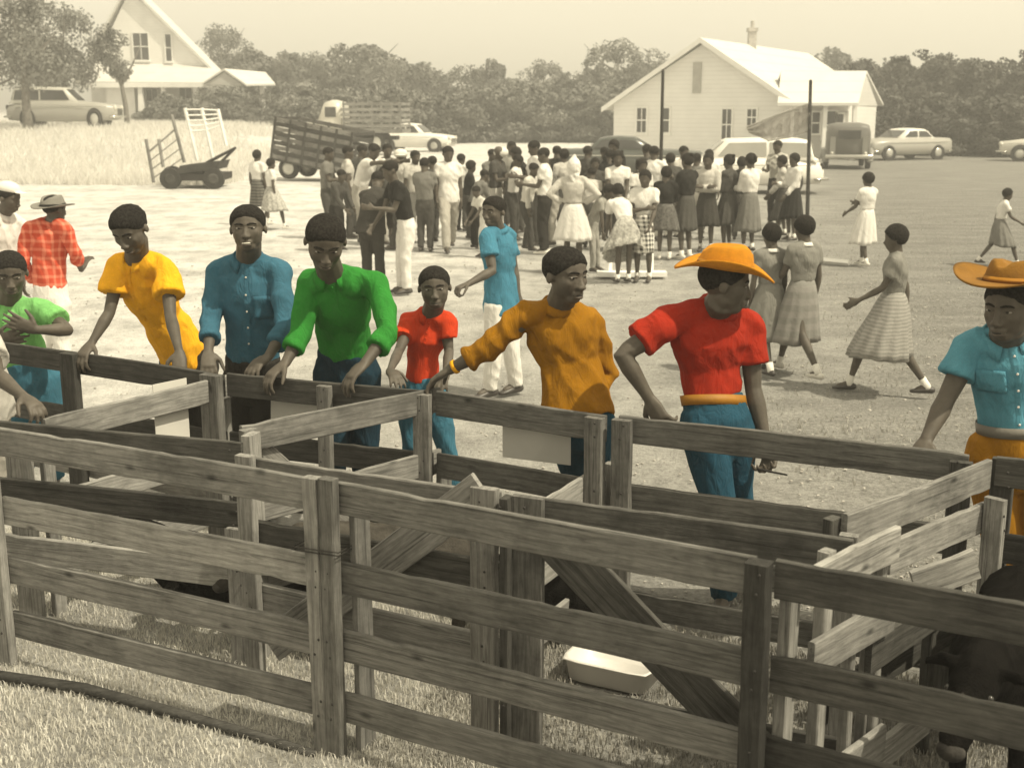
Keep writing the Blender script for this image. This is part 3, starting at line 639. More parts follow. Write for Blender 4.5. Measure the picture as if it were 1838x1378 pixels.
# --- middle row (alley between it and the front row)
A1, B1 = P1(12, 755, .97), P1(434, 792, .97); A1 = A1 + (A1 - B1) * .35
hurdle(A1, B1, [(.97, .97, M_WOODD), (.71, .71), (.45, .45, M_WOODL)], [(1.01, -1, .99, M_WOODL, .045, .09), (.985, 1, .60, M_WOODL, .10, .03), (.27, -1, .9, M_WOODL, .12)], 'middle row hurdle at the left whose top board is dark with wet stains', M_WOODD)
A2, B2 = P1(446, 818, .97), P1(898, 882, .97)
hurdle(A2, B2, [(.97, .97), (.71, .71, M_WOODD), (.45, .42, M_WOODL)], [(.015, 1, .985, M_WOODL, .075), (.955, 1, .99, M_WOOD, .10, .04)], 'middle row hurdle with a pale diagonal brace rising to the right', M_WOOD,
       brace=[(.08, .20, .95, .98, 1, M_WOODL, .14)])
A3, B3 = P1(932, 888, .97), P1(1532, 968, .97)
hurdle(A3, B3, [(.97, .97), (.28, .28, M_WOODD)], [(-.025, 1, .97, M_WOODD, .035, .06), (.035, 1, .975, M_WOOD, .12, .03), (.985, -1, .97, M_WOODL, .06)], 'middle row hurdle with a dark diagonal brace falling to the right', M_WOODB,
       brace=[(.12, .84, .86, .10, 1, M_WOODD, .16)])
A3b, B3b = P1(1540, 972, .97), P1(1900, 1030, .97)
# --- back row that the boys lean on
K = [P1(-60, 605, 1.0), P1(165, 636, 1.0), P1(400, 668, 1.0), P1(592, 682, 1.0), P1(775, 700, 1.0), P1(1088, 744, 1.0), P1(1112, 745, 1.0), P1(1740, 812, 1.0), P1(2000, 850, 1.0)]
RB = [(1.0, 1.0), (.695, .695), (.42, .42), (.20, .20)]
bd = (K[7] - K[6]).normalized()
hurdle(K[0], K[2], [(1.0, .985, M_WOODD), (.69, .69, M_WOODD), (.41, .41)], [(.46, 1, 1.0, M_WOODD, .11, .05), (.98, 1, .99, M_WOOD, .12, .05)], 'back row hurdle at the far left under the yellow shirted boy', M_WOOD)
hurdle(K[2] + bd * .03, K[4], [(1.0, 1.0, M_WOODD), (.695, .695, M_WOODD), (.42, .42, M_WOODD)], [(.5, 1, .985, M_WOOD, .07), (.97, 1, .985, M_WOOD, .085)], 'back row hurdle under the hands of the green shirted boy', M_WOOD)
hurdle(K[4] + bd * .03, K[5], [(1.0, 1.0), (.695, .695), (.42, .42, M_WOODD)], [(.965, 1, .99, M_WOOD, .085, .045)], 'back row hurdle in front of the boy in ochre', M_WOODB)
hurdle(K[6] + bd * .0, K[7], RB, [(.022, 1, .99, M_WOOD, .085, .045), (.985, 1, .97, M_WOODD)], 'back row hurdle below the boy in the red shirt and orange cowboy hat', M_WOODB)
hurdle(K[7] + bd * .1, K[8] + bd * .5, RB, [(.02, -1, .98, M_WOODD)], 'back row hurdle at the right edge in front of the ochre trousers', M_WOODD)
# --- cross hurdles that divide the pens
c1a, c1b = P1(78, 750, .95), P1(412, 672, .97)
hurdle(c1a, c1b, [(.95, .965, M_WOODL), (.60, .62, M_WOODL), (.30, .32, M_WOODL)], [(.02, -1, .9, M_WOODL, .06), (.98, -1, .9)], 'pale cross hurdle at the left running back to the yellow boy', M_WOODL)
c2a, c2b = P1(432, 764, 1.0), P1(788, 694, 1.0)
hurdle(c2a, c2b, [(1.0, 1.0, M_WOODL), (.68, .69, M_WOODL), (.36, .36, M_WOODL)], [(.012, 1, .99, M_WOODL, .07), (.99, 1, .64, M_WOODL, .07)], 'pale cross hurdle running back to the ochre boy and his hand', M_WOODL,
       brace=[(.06, .93, .5, .45, -1, M_WOOD, .07)])
c3b = P1(1082, 832, .72); c3a = P1(960, 905, .72)
hurdle(c3a + (c3a - c3b) * .15, c3b, [(.72, .72, M_WOODL), (.46, .46, M_WOODL), (.2, .2, M_WOODL)], [(1.0, 1, .73, M_WOODL, .05)], 'low pale cross hurdle behind the stub post in the middle pens', M_WOODL)
c4a, c4b = P1(1516, 922, 1.0), P1(1776, 822, 1.0)
hurdle(c4a, c4b, [(1.0, 1.0, M_WOODL), (.83, .83, M_WOODL, .12, .30, 1.02), (.42, .42, M_WOODD)], [(-.02, -1, .98, M_WOODD, .06), (.97, 1, .86, M_WOODL, .035, .08)], 'pale cross hurdle at the right with two boards close together', M_WOODL)
c5a, c5b = P1(1402, 1046, 1.0), P1(1612, 941, 1.0)
c5a = c5a + (c5b - c5a) * .27
hurdle(c5a, c5b, [(1.0, 1.0, M_WOODL), (.76, .76, M_WOODL), (.30, .30, M_WOODL)], [(.22, -1, 1.01, M_WOODL, .05), (.96, -1, .95, M_WOODL, .04), (.62, -1, .7, M_WOODL, .03)], 'short pale cross hurdle with sunlit boards near the black calf', M_WOODL)
c6a = c5a + Vector((.22, -.12, 0)); c6b = P1(1760, 1085, .60)
hurdle(P1(1560, 1150, .62), P1(1700, 1060, .62), [(.62, .62, M_WOODD), (.22, .22, M_WOODL)], [(.1, -1, .62, M_WOODL, .04), (.95, -1, .62, M_WOODD, .04)], 'dim low hurdle standing right beside the black calf', M_WOODD)
# long lit board lying across the calf pen
o = plank('loose_board', P1(1640, 1050, .62), P1(1752, 1010, .70), .12, BT, M_WOODL, None); tag(o, 'loose pale board propped up behind the black calf', 'board')
# pole lying in the grass in front of the panels
g = Geo(); g.tube([P1(-40, 1206, .02), P1(150, 1235, .02), P1(300, 1275, .015), P1(460, 1320, .01), P1(560, 1352, 0)], [.022, .024, .022, .02, .018], n=8)
tag(g.build('lying_pole', M_WOODD, None, True), 'thin dark pole lying on the grass below the front fence', 'pole')
# blank paper notices hung on the pens
def notice(pts, mat, label, grp=None):
    g = Geo(); P = [Vector(p) for p in pts]; n = (P[1] - P[0]).cross(P[3] - P[0]).normalized() * .004; g.prism(P, n)
    tag(g.build('paper_notice', mat), label, 'notice', grp)
M_PAPER = plain('grey_card', (.42, .41, .385), .8, .06, 3, .1); M_PAPERW = plain('white_card', (.56, .545, .51), .8, .06, 3, .1)
bn = Vector((bd.y, -bd.x, 0)) * .03
bn = -bn if bn.y < 0 else bn
def onback(px, py, off=.10):
    r = ray(px, py); c = Vector((0, 0, CAMH)); nn = Vector((-bd.y, bd.x, 0)); t = (K[6] + nn * off - c).dot(nn) / r.dot(nn); return c + r * t
notice([onback(486, 700), onback(578, 712), onback(578, 775), onback(486, 762)], M_PAPER, 'blank grey card hung behind the back rail under the blue shirted boy')
notice([onback(902, 745), onback(1024, 763), onback(1024, 835), onback(902, 820)], M_PAPER, 'wide blank grey card hung behind the back rail beside the ochre boy')
qa, qb = c1a + (c1b - c1a) * .54, c1a + (c1b - c1a) * .73
notice([Vector((qa.x, qa.y + .05, .99)), Vector((qb.x, qb.y + .05, .99)), Vector((qb.x, qb.y + .05, .66)), Vector((qa.x, qa.y + .05, .64))], M_PAPERW, 'blank white card hung on the left cross hurdle')
# white feed pan
def pan():
    c = P1(1104, 1212, .0); e = empty('feed_pan', c, 'white enamel feed pan standing on the straw in the middle pen', 'pan'); g = Geo()
    M = Matrix.Rotation(math.radians(-27), 3, 'Z'); w, d, h, t = .185, .13, .085, .012
    def ring(k, z, in_=0):
        out = []
        for i in range(24):
            a = 2 * math.pi * i / 24; ca, sa = math.cos(a), math.sin(a); q = 9
            r = (abs(ca) ** q + abs(sa) ** q) ** (-1 / q); out.append(Vector((ca * r * (w - in_) * k, sa * r * (d - in_) * k, z)))
        return out
    R = [ring(.92, 0), ring(.99, h), ring(1.06, h + .004), ring(1.05, h + .008), ring(.97, h + .006, .004), ring(.92, .012, .008)]
    b = 0
    for r in R: g.V += [c + M @ v for v in r]
    for j in range(5):
        for i in range(24): g.F.append((j * 24 + i, j * 24 + (i + 1) % 24, (j + 1) * 24 + (i + 1) % 24, (j + 1) * 24 + i))
    g.F.append(tuple(range(24))); g.F.append(tuple(range(120, 144)))
    g.build('basin', plain('white_enamel', (.62, .60, .57), .4, .06, 5, 0, spec=.5), e, True)
pan()
# ================================================================== PEOPLE
def basis(yaw, pitch=0, roll=0):
    """yaw 0 looks at the camera (-Y), +90 looks to the right of the picture; columns: right-hand side, forward, up"""
    a = math.radians(yaw); F = Vector((math.sin(a), -math.cos(a), 0)); U = Vector((0, 0, 1)); R = F.cross(U)
    M = Matrix((R, F, U)).transposed(); M = M @ Matrix.Rotation(math.radians(-pitch), 3, 'X') @ Matrix.Rotation(math.radians(roll), 3, 'Y'); return M
def head_geo(g, O, M, H, fine=True):
    e = lambda x, y, z, a, b, c, n=14, m=10: g.ell(O + M @ Vector((x, y, z)) * H, (a * H, b * H, c * H), M, n, m)
    e(0, -.05, .13, .358, .415, .35, 20, 14); e(0, .10, -.08, .31, .27, .33, 16, 12); e(0, .16, -.36, .175, .165, .125); e(0, .05, -.22, .288, .27, .215)
    if fine:
        for s in (-1, 1):
            e(s * .165, .235, -.085, .10, .09, .10); e(s * .358, -.05, -.035, .04, .075, .095, 10, 8)
            e(s * .05, .405, -.165, .046, .05, .038)
        pt = lambda x, y, z: O + M @ Vector((x, y, z)) * H
        g.tube([pt(-.19, .27, .085), pt(0, .335, .09), pt(.19, .27, .085)], [.05 * H, .055 * H, .05 * H], n=8)
        g.tube([pt(0, .335, .06), pt(0, .37, -.06), pt(0, .425, -.155)], [.034 * H, .042 * H, .05 * H], n=8)
        g.tube([pt(-.10, .325, -.272), pt(0, .385, -.262), pt(.10, .325, -.272)], [.026 * H, .036 * H, .026 * H], n=8)
        g.tube([pt(-.085, .32, -.325), pt(0, .372, -.33), pt(.085, .32, -.325)], [.028 * H, .038 * H, .028 * H], n=8)
    else:
        e(0, .40, -.13, .05, .07, .08, 8, 6)
        for s in (-1, 1): e(s * .358, -.05, -.03, .04, .075, .095, 8, 6)
        e(0, .33, -.30, .10, .06, .05, 8, 6)
def hair_obj(O, M, H, style, root, mat=None, fine=True):
    n, m = (40, 26) if fine else (22, 14); V = []; F = []
    T = {'crop': .038, 'flat': .07, 'part': .055, 'afro': .20, 'bun': .09, 'pony': .10, 'short': .12, 'curl': .16}.get(style, .07)
    C = Vector((0, -.05, .13)); rad = (.358, .415, .35)
    if style in ('afro', 'short', 'curl', 'pony', 'bun'): C = Vector((0, -.07, .09)); rad = (.355, .405, .41)
    for i in range(m + 1):
        th = math.pi * i / m
        for k in range(n):
            ph = 2 * math.pi * k / n; d = Vector((math.sin(th) * math.cos(ph), math.sin(th) * math.sin(ph), math.cos(th)))
            back = (1 - d.y) / 2; low = {'afro': -.85, 'short': -.9, 'curl': -.9, 'pony': -.8, 'bun': -.8}.get(style, -.82)
            thr = low + (0.46 - low) * (1 - back) ** 1.5
            if d.y > 0: thr -= .22 * max(0, abs(d.x) - .45) * (1 if d.y < .75 else .3)
            if style in ('afro', 'short', 'curl'): thr = low + (0.44 - low) * max(0, d.y * .5 + .5) ** 2.4
            q = max(0, min(1, (d.z - thr + .09) / .20)); q = q * q * (3 - 2 * q)
            t = (.014 + (T - .014) * max(0, min(1, (d.z + .45) / .8))) * q if style in ('crop', 'flat', 'part') else T * q * (.55 + .45 * max(0, min(1, (d.z + .6) / .8)))
            if style == 'part': t += .05 * q * max(0, d.y) * max(0, d.z)
            w = noise.noise((d.x * 9, d.y * 9, d.z * 9)) * (.014 if style in ('crop', 'flat') else .05) * q + noise.noise((d.x * 26, d.y * 26, d.z * 26)) * .022 * q
            p = Vector((d.x * rad[0], d.y * rad[1], d.z * rad[2])) * (1 + t + w - .03 * (1 - q)) + C
            if style == 'flat': p.z = min(p.z, .50 + .01 * d.y)
            V.append(O + M @ p * H)
    for i in range(m):
        for k in range(n): a = i * n + k; b = i * n + (k + 1) % n; F.append((a, a + n, b + n, b))
    g = Geo(); g.V = V; g.F = F
    if style == 'bun': g.ell(O + M @ Vector((0, -.42, .36)) * H, (.15 * H, .14 * H, .13 * H), M)
    if style == 'pony': g.tube([O + M @ Vector((0, -.40, .22)) * H, O + M @ Vector((0, -.60, .16)) * H, O + M @ Vector((0, -.62, -.12)) * H], [.09 * H, .1 * H, .04 * H])
    if style == 'curl':
        for k in range(26):
            a = k * 2.4; z = random.uniform(-.3, .5); g.ell(O + M @ Vector((.36 * math.cos(a) * (1 - .4 * max(0, z)), -.12 + .36 * min(.3, math.sin(a)), z)) * H, .09 * H, M, 8, 6)
    return g.build('hair', mat or M_HAIR, root, True)
def hand(g, w, D, pn, s, curl=25, thumb=1, spread=6):
    D = D.normalized(); pn = (pn - D * pn.dot(D)).normalized(); X = D.cross(pn) * thumb
    g.tube([w, w + D * .035 * s, w + D * .085 * s], [(.026 * s, .019 * s), (.036 * s, .018 * s), (.038 * s, .014 * s)], sv=X, n=10)
    for i, (k, off) in enumerate(((.92, .029), (1.05, .010), (1.0, -.009), (.78, -.027))):
        p = w + D * (.078 + (.004 if i in (1, 2) else 0)) * s + X * off * s; an = 0; pts = [p]; sp = math.radians(spread * (1.5 - i))
        for j, L in enumerate((.044, .028, .022)):
            an += math.radians(curl * (.8 if j == 0 else 1.1)); d = (D * math.cos(an) + pn * math.sin(an)) + X * math.sin(sp); p = p + d.normalized() * L * k * s; pts.append(p)
        g.tube(pts, [.0098 * s, .0092 * s, .0085 * s, .0068 * s], n=8)
    b = w + D * .022 * s + X * .026 * s; d1 = (D * .62 + X * .75 + pn * .25).normalized(); d2 = (D * .8 + X * .35 + pn * .5).normalized()
    g.tube([b, b + d1 * .036 * s, b + d1 * .036 * s + d2 * .030 * s, b + d1 * .036 * s + d2 * .052 * s], [.0145 * s, .0115 * s, .0098 * s, .0075 * s], n=8)
def surf(bvh, o, d):
    h = bvh.ray_cast(o, d, 3.0); return h[0], h[1]
def face_parts(O, M, H, root, org, body, teeth=False, look=0):
    bvh = BVHTree.FromPolygons([v.co + org for v in body.data.vertices], [p.vertices[:] for p in body.data.polygons])
    F = M @ Vector((0, 1, 0))
    def hit(x, z):
        q0 = O + M @ Vector((x, .33, z)) * H; p, nn = surf(bvh, q0 + F * .30 * H, -F)
        return p if p is not None and (p - q0).length < .16 * H else q0
    for s in (-1, 1):
        c = hit(s * .135, .012); g = Geo(); g.ell(c - F * .008 * H, (.064 * H, .026 * H, .020 * H), M, 12, 8); e = g.build('eye', M_EYEW, root, True)
        q = Geo(); q.ell(c + M @ Vector((look * .02, .010, .002)) * H, (.030 * H, .016 * H, .021 * H), M, 10, 8); q.build('iris', M_DARK, e, True, org=org)
        q = Geo(); q.tube([hit(s * (.135 + k * .07), .012 + .025 - abs(k) * .018) + F * .004 * H for k in (-1, -.4, .4, 1)], [.012 * H, .017 * H, .017 * H, .012 * H], n=6); q.build('eyelid', M_SKIN, e, True, org=org)
        q = Geo(); q.tube([hit(s * (.135 + k * .085), .105 - k * k * .018) for k in (-1, -.3, .4, 1)], [(.010 * H, .016 * H), (.012 * H, .022 * H), (.012 * H, .020 * H), (.008 * H, .012 * H)], n=6); q.build('eyebrow', M_HAIR, root, True)
    q = Geo(); q.tube([hit(x, -.298 - abs(x) * .06) + F * (.002 if not teeth else .006) * H for x in (-.11, -.05, 0, .05, .11)], [.007 * H, .011 * H, .011 * H, .011 * H, .007 * H], n=6); q.build('mouth', M_DARK, root, True)
    if teeth:
        q = Geo(); q.tube([hit(x, -.295) + F * .014 * H for x in (-.075, 0, .075)], [(.015 * H, .016 * H)] * 3, n=6); q.build('teeth', M_TEETH, root, True)
    q = Geo(); q.tube([hit(x, -.335) for x in (-.08, 0, .08)], [.018 * H, .026 * H, .018 * H], n=8); q.build('lip', M_LIP, root, True)
def lerp(a, b, t): return a + (b - a) * t

def person(J, o):
    """J: joints in the world; o: options. One continuous body; clothes, hair, shoes and face details are its parts."""
    s = o.get('s', 1.0); fine = o.get('fine', False); H = o['H']; M = o['M']; O = J['head']; fw = o['fwd'].normalized()
    gx, gy = (J['fa'].x + J['fb'].x) / 2, (J['fa'].y + J['fb'].y) / 2; org = Vector((gx, gy, gz(gx, gy)))
    root = empty('person', org, o['label'], 'person', o.get('group'))
    P, N = J['pelvis'], J['neck']; side = (J['sb'] - J['sa']).normalized(); fat = o.get('fat', 1.0); sh = (J['sb'] - J['sa']).length / 2
    wd = min(1.12, max(.78, sh / .165 / s)) * fat; w_ = o.get('depth', 1.0)
    spine = J.get('spine', lerp(P, N, .5) - fw * .0)
    def sp(t):
        return (P * (1 - t) * (1 - t) + (spine * 2 - (P + N) * .5) * 2 * t * (1 - t) + N * t * t)
    vx = (.0062 if fine else .015); cx = (.0095 if fine else .017)
    # ---- body
    b = Geo(); ws_ = o.get('wst', 1) * .88; prof = [(0, .13 * ws_, .10 * ws_), (.35, .115 * ws_, .085 * ws_), (.68, .140, .098), (.86, .11, .07), (1.0, .05, .05)]
    b.tube([sp(t) for t, _, _ in prof], [(q * s * wd, r * s * w_) for _, q, r in prof], sv=side, n=16)
    chin = O + M @ Vector((0, -.02, -.30)) * H
    b.tube([N - (chin - N) * .25, N, chin, O], [.074 * s, .067 * s, .064 * s, .05 * s], n=12)
    for k in 'ab':
        sx, ex, wx = J['s' + k], J['e' + k], J['w' + k]
        b.tube([lerp(N, sx, .25) - Vector((0, 0, .018 * s)), sx - Vector((0, 0, .018 * s))], [.042 * s, .044 * s], n=10); sx = sx - Vector((0, 0, .018 * s))
        fo = lerp(ex, wx, .3)
        am = o.get('arm', 1.0)
        b.tube([sx, lerp(sx, ex, .4), lerp(sx, ex, .85), ex, fo, lerp(ex, wx, .8), wx], [.046 * s * am, .045 * s * am, .038 * s * am, .036 * s * am, .039 * s * am, .027 * s * am, .025 * s * am], n=10)
        hd = J.get('h' + k, wx + (wx - ex)) - wx; pn = o.get('pn' + k, Vector((0, 0, -1)) + fw * .01)
        if abs(hd.normalized().dot(pn.normalized())) > .95: pn = pn + side * .7 + fw * .3
        hand(b, wx, hd, pn, s * (1.08 if fine else 1.1), o.get('curl' + k, 22), o.get('th' + k, 1 if k == 'a' else -1))
        h_ = P + side * (.085 * s * (-1 if k == 'a' else 1)) - Vector((0, 0, .03 * s)); kx, ax = J['k' + k], J['f' + k]
        b.tube([h_, lerp(h_, kx, .5), kx, lerp(kx, ax, .3), lerp(kx, ax, .85), ax], [.075 * s, .066 * s, .048 * s, .052 * s, .031 * s, .032 * s], n=10)
        b.tube([ax, ax + o.get('toe' + k, fw) * .10 * s - Vector((0, 0, .03 * s))], [.036 * s, .03 * s], n=8)
    head_geo(b, O, M, H, fine)
    me = remeshed(b, 'body', vx, 2 if fine else 1, org, .55 if fine else None); body = link('body', me, M_SKIN, root, True)
    # ---- legs wear
    low = o.get('low', 'trousers'); lm = o['lowmat']
    if low == 'trousers':
        t = Geo(); top = o.get('waist', .16)
        t.tube([P - Vector((0, 0, .08 * s)), P, sp(top)], [(.135 * s * wd, .115 * s), (.150 * s * wd * o.get('wst', 1), .118 * s), (.142 * s * wd * o.get('wst', 1), .112 * s * o.get('wst', 1))], sv=side, n=16, cap=('round', 'flat'))
        lw = o.get('leg', 1.0)
        for k in 'ab':
            h_ = P + side * (.082 * s * (-1 if k == 'a' else 1)) - Vector((0, 0, .03 * s)); kx, ax = J['k' + k], J['f' + k]
            t.tube([h_, lerp(h_, kx, .5), kx, lerp(kx, ax, .5), ax - (ax - kx).normalized() * .0], [.098 * s * lw, .088 * s * lw, .072 * s * lw, .068 * s * lw, .060 * s * lw], n=12, cap=('round', 'flat'))
        me = remeshed(t, 'trousers', cx, 2, org); wrinkle(me, (.004 if 'belt' in o else .009) * s if fine else .012, 9, random.random() * 9); link('trousers', me, lm, root, True)
        if 'belt' in o:
            g = Geo(); c = sp(top - .03); up = (sp(top) - sp(top - .1)).normalized(); ff = up.cross(side).normalized(); ff = ff if ff.dot(fw) > 0 else -ff; n = 28; a, d = .149 * s * wd * o.get('wst', 1), .118 * s * o.get('wst', 1)
            ring = lambda k, z: [c + side * (math.cos(2 * math.pi * i / n) * a * k) + ff * (math.sin(2 * math.pi * i / n) * d * k) + up * z for i in range(n)]
            for R in (ring(1.0, -.021 * s), ring(1.02, -.021 * s), ring(1.02, .021 * s), ring(1.0, .021 * s)): g.V += R
            for j in range(4):
                for i in range(n): g.F.append((j * n + i, j * n + (i + 1) % n, ((j + 1) % 4) * n + (i + 1) % n, ((j + 1) % 4) * n + i))
            g.build('belt', o['belt'], root, True)
    elif low in ('skirt', 'dress'):
        wst = sp(.30 if low == 'skirt' else .34); hem = o.get('hem', .47); L = hem * o['ht']; flare = o.get('flare', .30) * o['ht'] / 1.6
        sw = o.get('sway', Vector((0, 0, 0))); n = 60; g = Geo(); rows = 9
        base = Vector((lerp(J['ka'], J['kb'], .5).x, lerp(J['ka'], J['kb'], .5).y, max(wst.z - L, org.z + .25))) + sw
        prm = random.random() * 9
        def rows_(inner):
            R = []
            for j in range(rows + 1):
                t = j / rows; c = lerp(wst, base, t); c = c + (P - lerp(wst, base, .25)) * (math.sin(math.pi * min(1, t * 1.5)) * .35 if t < .67 else 0)
                r0 = .125 * s * wd; rr = r0 + (flare - r0) * (t ** .75); rd = .1 * s + (flare * .8 - .1 * s) * (t ** .75)
                ring = []
                for i in range(n):
                    an = 2 * math.pi * i / n; pl = 1 + (.055 * math.sin(an * 13 + prm) + .03 * math.sin(an * 7 + prm * 2)) * t
                    ring.append(c + side * (math.cos(an) * rr * pl * inner) + fw * (math.sin(an) * rd * pl * inner) + Vector((0, 0, .012 * math.sin(an * 3 + prm) * t)))
                R.append(ring)
            return R
        R = rows_(1.0) + rows_(.965)[::-1]
        for r in R: g.V += r
        for j in range(len(R) - 1):
            for i in range(n): g.F.append((j * n + i, j * n + (i + 1) % n, (j + 1) * n + (i + 1) % n, (j + 1) * n + i))
        g.F.append(tuple(range(n))[::-1]); g.F.append(tuple((len(R) - 1) * n + i for i in range(n)))
        g.build('skirt', lm, root, True)
    # ---- shirt / blouse
    t = Geo(); hd_ = o.get('shirt_hem', .12 if low == 'trousers' else .30); sl = o.get('sleeve', 'short')
    pr = [(hd_, .136 * o.get('wst', 1), .106 * o.get('wst', 1)), (.45, .138 * o.get('wst', 1), .108 * o.get('wst', 1)), (.70, .166, .128), (.86, .160, .112), (.97, .085, .082)]
    pr = [(q, a, d) for q, a, d in pr if q >= hd_]
    pts = [sp(q) for q, _, _ in pr]; rr = [(a * s * wd, d * s * w_) for _, a, d in pr]
    if o.get('untucked'):
        pts = [sp(0) - Vector((0, 0, o['untucked'])) - fw * .01] + [sp(.12)] + pts[1:]; rr = [(.172 * s * wd, .14 * s), (.16 * s * wd, .128 * s)] + rr[1:]
    t.tube(pts, rr, sv=side, n=18, cap=('flat', 'round'))
    slw = o.get('slw', 1.0)
    for k in 'ab':
        sx, ex, wx = J['s' + k], J['e' + k], J['w' + k]; slk = o.get('sleeve' + k, sl)
        sx = sx + Vector((0, 0, .004 * s)); t.ell(sx - Vector((0, 0, .012 * s)), .068 * s); t.ell(lerp(N, sx, .5) - Vector((0, 0, .02 * s)) + fw * .01, .066 * s); t.tube([lerp(N, sx, .1) + Vector((0, 0, .012 * s)), lerp(N, sx, .6) , sx], [.054 * s, .060 * s, .062 * s], n=12)
        if slk == 'none': continue
        if slk == 'short': t.tube([sx, lerp(sx, ex, .58)], [.061 * s, .066 * s * slw], n=12, cap=('round', 'flat'))
        else:
            f = slk if isinstance(slk, float) else .92
            t.tube([sx, lerp(sx, ex, .5), ex, lerp(ex, wx, f * .5), lerp(ex, wx, f)], [.061 * s, .059 * s, .053 * s, .052 * s, .046 * s if f > .8 else .052 * s], n=12, cap=('round', 'flat'))
            if f < .8: t.tube([lerp(ex, wx, f - .16), lerp(ex, wx, f)], [.056 * s, .057 * s], n=12, cap='flat')
    me = remeshed(t, 'shirt', cx, 2, org); wrinkle(me, (.015 if fine else .014) * o.get('wr', 1), 8.0, random.random() * 9); shirt = link('shirt' if low != 'dress' else 'bodice', me, o['top'], root, True)
    # ---- collar
    if o.get('collar', fine):
        g = Geo(); n = 22; up = ((chin - N).normalized() * .5 + Vector((0, 0, .5))).normalized(); cc = lerp(N, chin, .06 if fine else .0); ff = (fw - up * fw.dot(up)).normalized(); ss = ff.cross(up)
        cr = o.get('cr', 1.0); R = [[], [], []]
        for i in range(n + 1):
            a = math.radians(-158 + 316 * i / n); fr = max(0, -math.cos(a)); u = -math.cos(a)
            dirv = -ff * math.cos(a) + ss * math.sin(a)
            drop = .018 * max(0, u) ** 2
            R[0].append(cc + dirv * .064 * s * cr + up * (.022 - drop) * s); R[1].append(cc + dirv * .074 * s * cr + up * (.030 - drop) * s); R[2].append(cc + dirv * (.094 + .012 * max(0, u) ** 3) * s * cr + up * (-.008 - .034 * max(0, u) ** 3) * s)
        for r in R: g.V += r
        m = n + 1
        for j in range(2):
            for i in range(n): g.F.append((j * m + i, j * m + i + 1, (j + 1) * m + i + 1, (j + 1) * m + i))
        col = g.build('collar', o.get('colmat', o['top']), root, True); sm = col.modifiers.new('thick', 'SOLIDIFY'); sm.thickness = .004
    if o.get('placket'):
        bv = BVHTree.FromPolygons([v.co + org for v in shirt.data.vertices], [p.vertices[:] for p in shirt.data.polygons]); g = Geo(); t1 = o['placket']; pts = []
        for q in np.linspace(.95, t1, 10):
            h, nn = surf(bv, sp(q) + fw * .5, -fw)
            if h is not None: pts.append(h + fw * .002)
        if len(pts) > 2:
            g.tube(pts, [(.013 * s, .0022)] * len(pts), sv=side, cap='flat', n=6); g.build('placket', o['top'], root)
            for q in pts[1::2]:
                g = Geo(); g.ell(q + fw * .004, (.0055, .003, .0055), n=8, m=5); g.build('button', o.get('button', M_TEETH), root, True)
    for (u0, v0, pw, ph) in o.get('pockets', ()):
        bv = BVHTree.FromPolygons([v.co + org for v in shirt.data.vertices], [p.vertices[:] for p in shirt.data.polygons]); g = Geo(); n = 6; ok = True
        for j in range(n + 1):
            for i in range(n + 1):
                h, nn = surf(bv, sp(v0 - ph * j / n) + side * (u0 + pw * (i / n - .5)) * s + fw * .5, -fw)
                if h is None: ok = False; h = sp(v0)
                g.V.append(h + fw * (.003 if 0 < i < n and j > 0 or j == 0 else .0015))
        for j in range(n):
            for i in range(n): g.F.append((j * (n + 1) + i, j * (n + 1) + i + 1, (j + 1) * (n + 1) + i + 1, (j + 1) * (n + 1) + i))
        if ok: pk = g.build('pocket', o['top'], root, True); sm = pk.modifiers.new('thick', 'SOLIDIFY'); sm.thickness = .006; sm.offset = 1
    # ---- shoes, socks
    for k in 'ab':
        ax = J['f' + k]; tv = o.get('toe' + k, fw).normalized(); sd_ = tv.cross(Vector((0, 0, 1))); g = Geo(); gy_ = ax.z - .065 * s
        g.tube([ax - tv * .045 * s - Vector((0, 0, .03 * s)), ax + tv * .03 * s - Vector((0, 0, .032 * s)), ax + tv * .11 * s - Vector((0, 0, .045 * s)), ax + tv * .155 * s - Vector((0, 0, .05 * s))],
               [(.034 * s, .036 * s), (.038 * s, .036 * s), (.042 * s, .024 * s), (.032 * s, .016 * s)], sv=sd_, n=12)
        sh_ = g.build('shoe', o.get('shoe', M_SHOE), root, True)
        if o.get('sock'):
            g = Geo(); kx = J['k' + k]; g.tube([ax - Vector((0, 0, .02 * s)), ax, lerp(ax, kx, o.get('sockh', .18))], [.038 * s, .038 * s, .041 * s], cap='flat', n=12); g.build('sock', o['sock'], root, True)
    # ---- hair, hat, face
    hs = o.get('hair', 'crop')
    if hs != 'none': hair_obj(O, M, H, hs, root, None, fine)
    if fine and o.get('face', True): face_parts(O, M, H, root, org, body, o.get('teeth', False), o.get('look', 0))
    return root, sp, shirt
M_SHOE = plain('dark_leather', (.045, .04, .036), .45, .2, 9, .1, spec=.5); M_SHOEW = plain('white_canvas', (.66, .64, .59), .8, .08, 9, .2); M_SOCK = plain('white_sock', (.76, .74, .69), .95, .06, 30, .5)
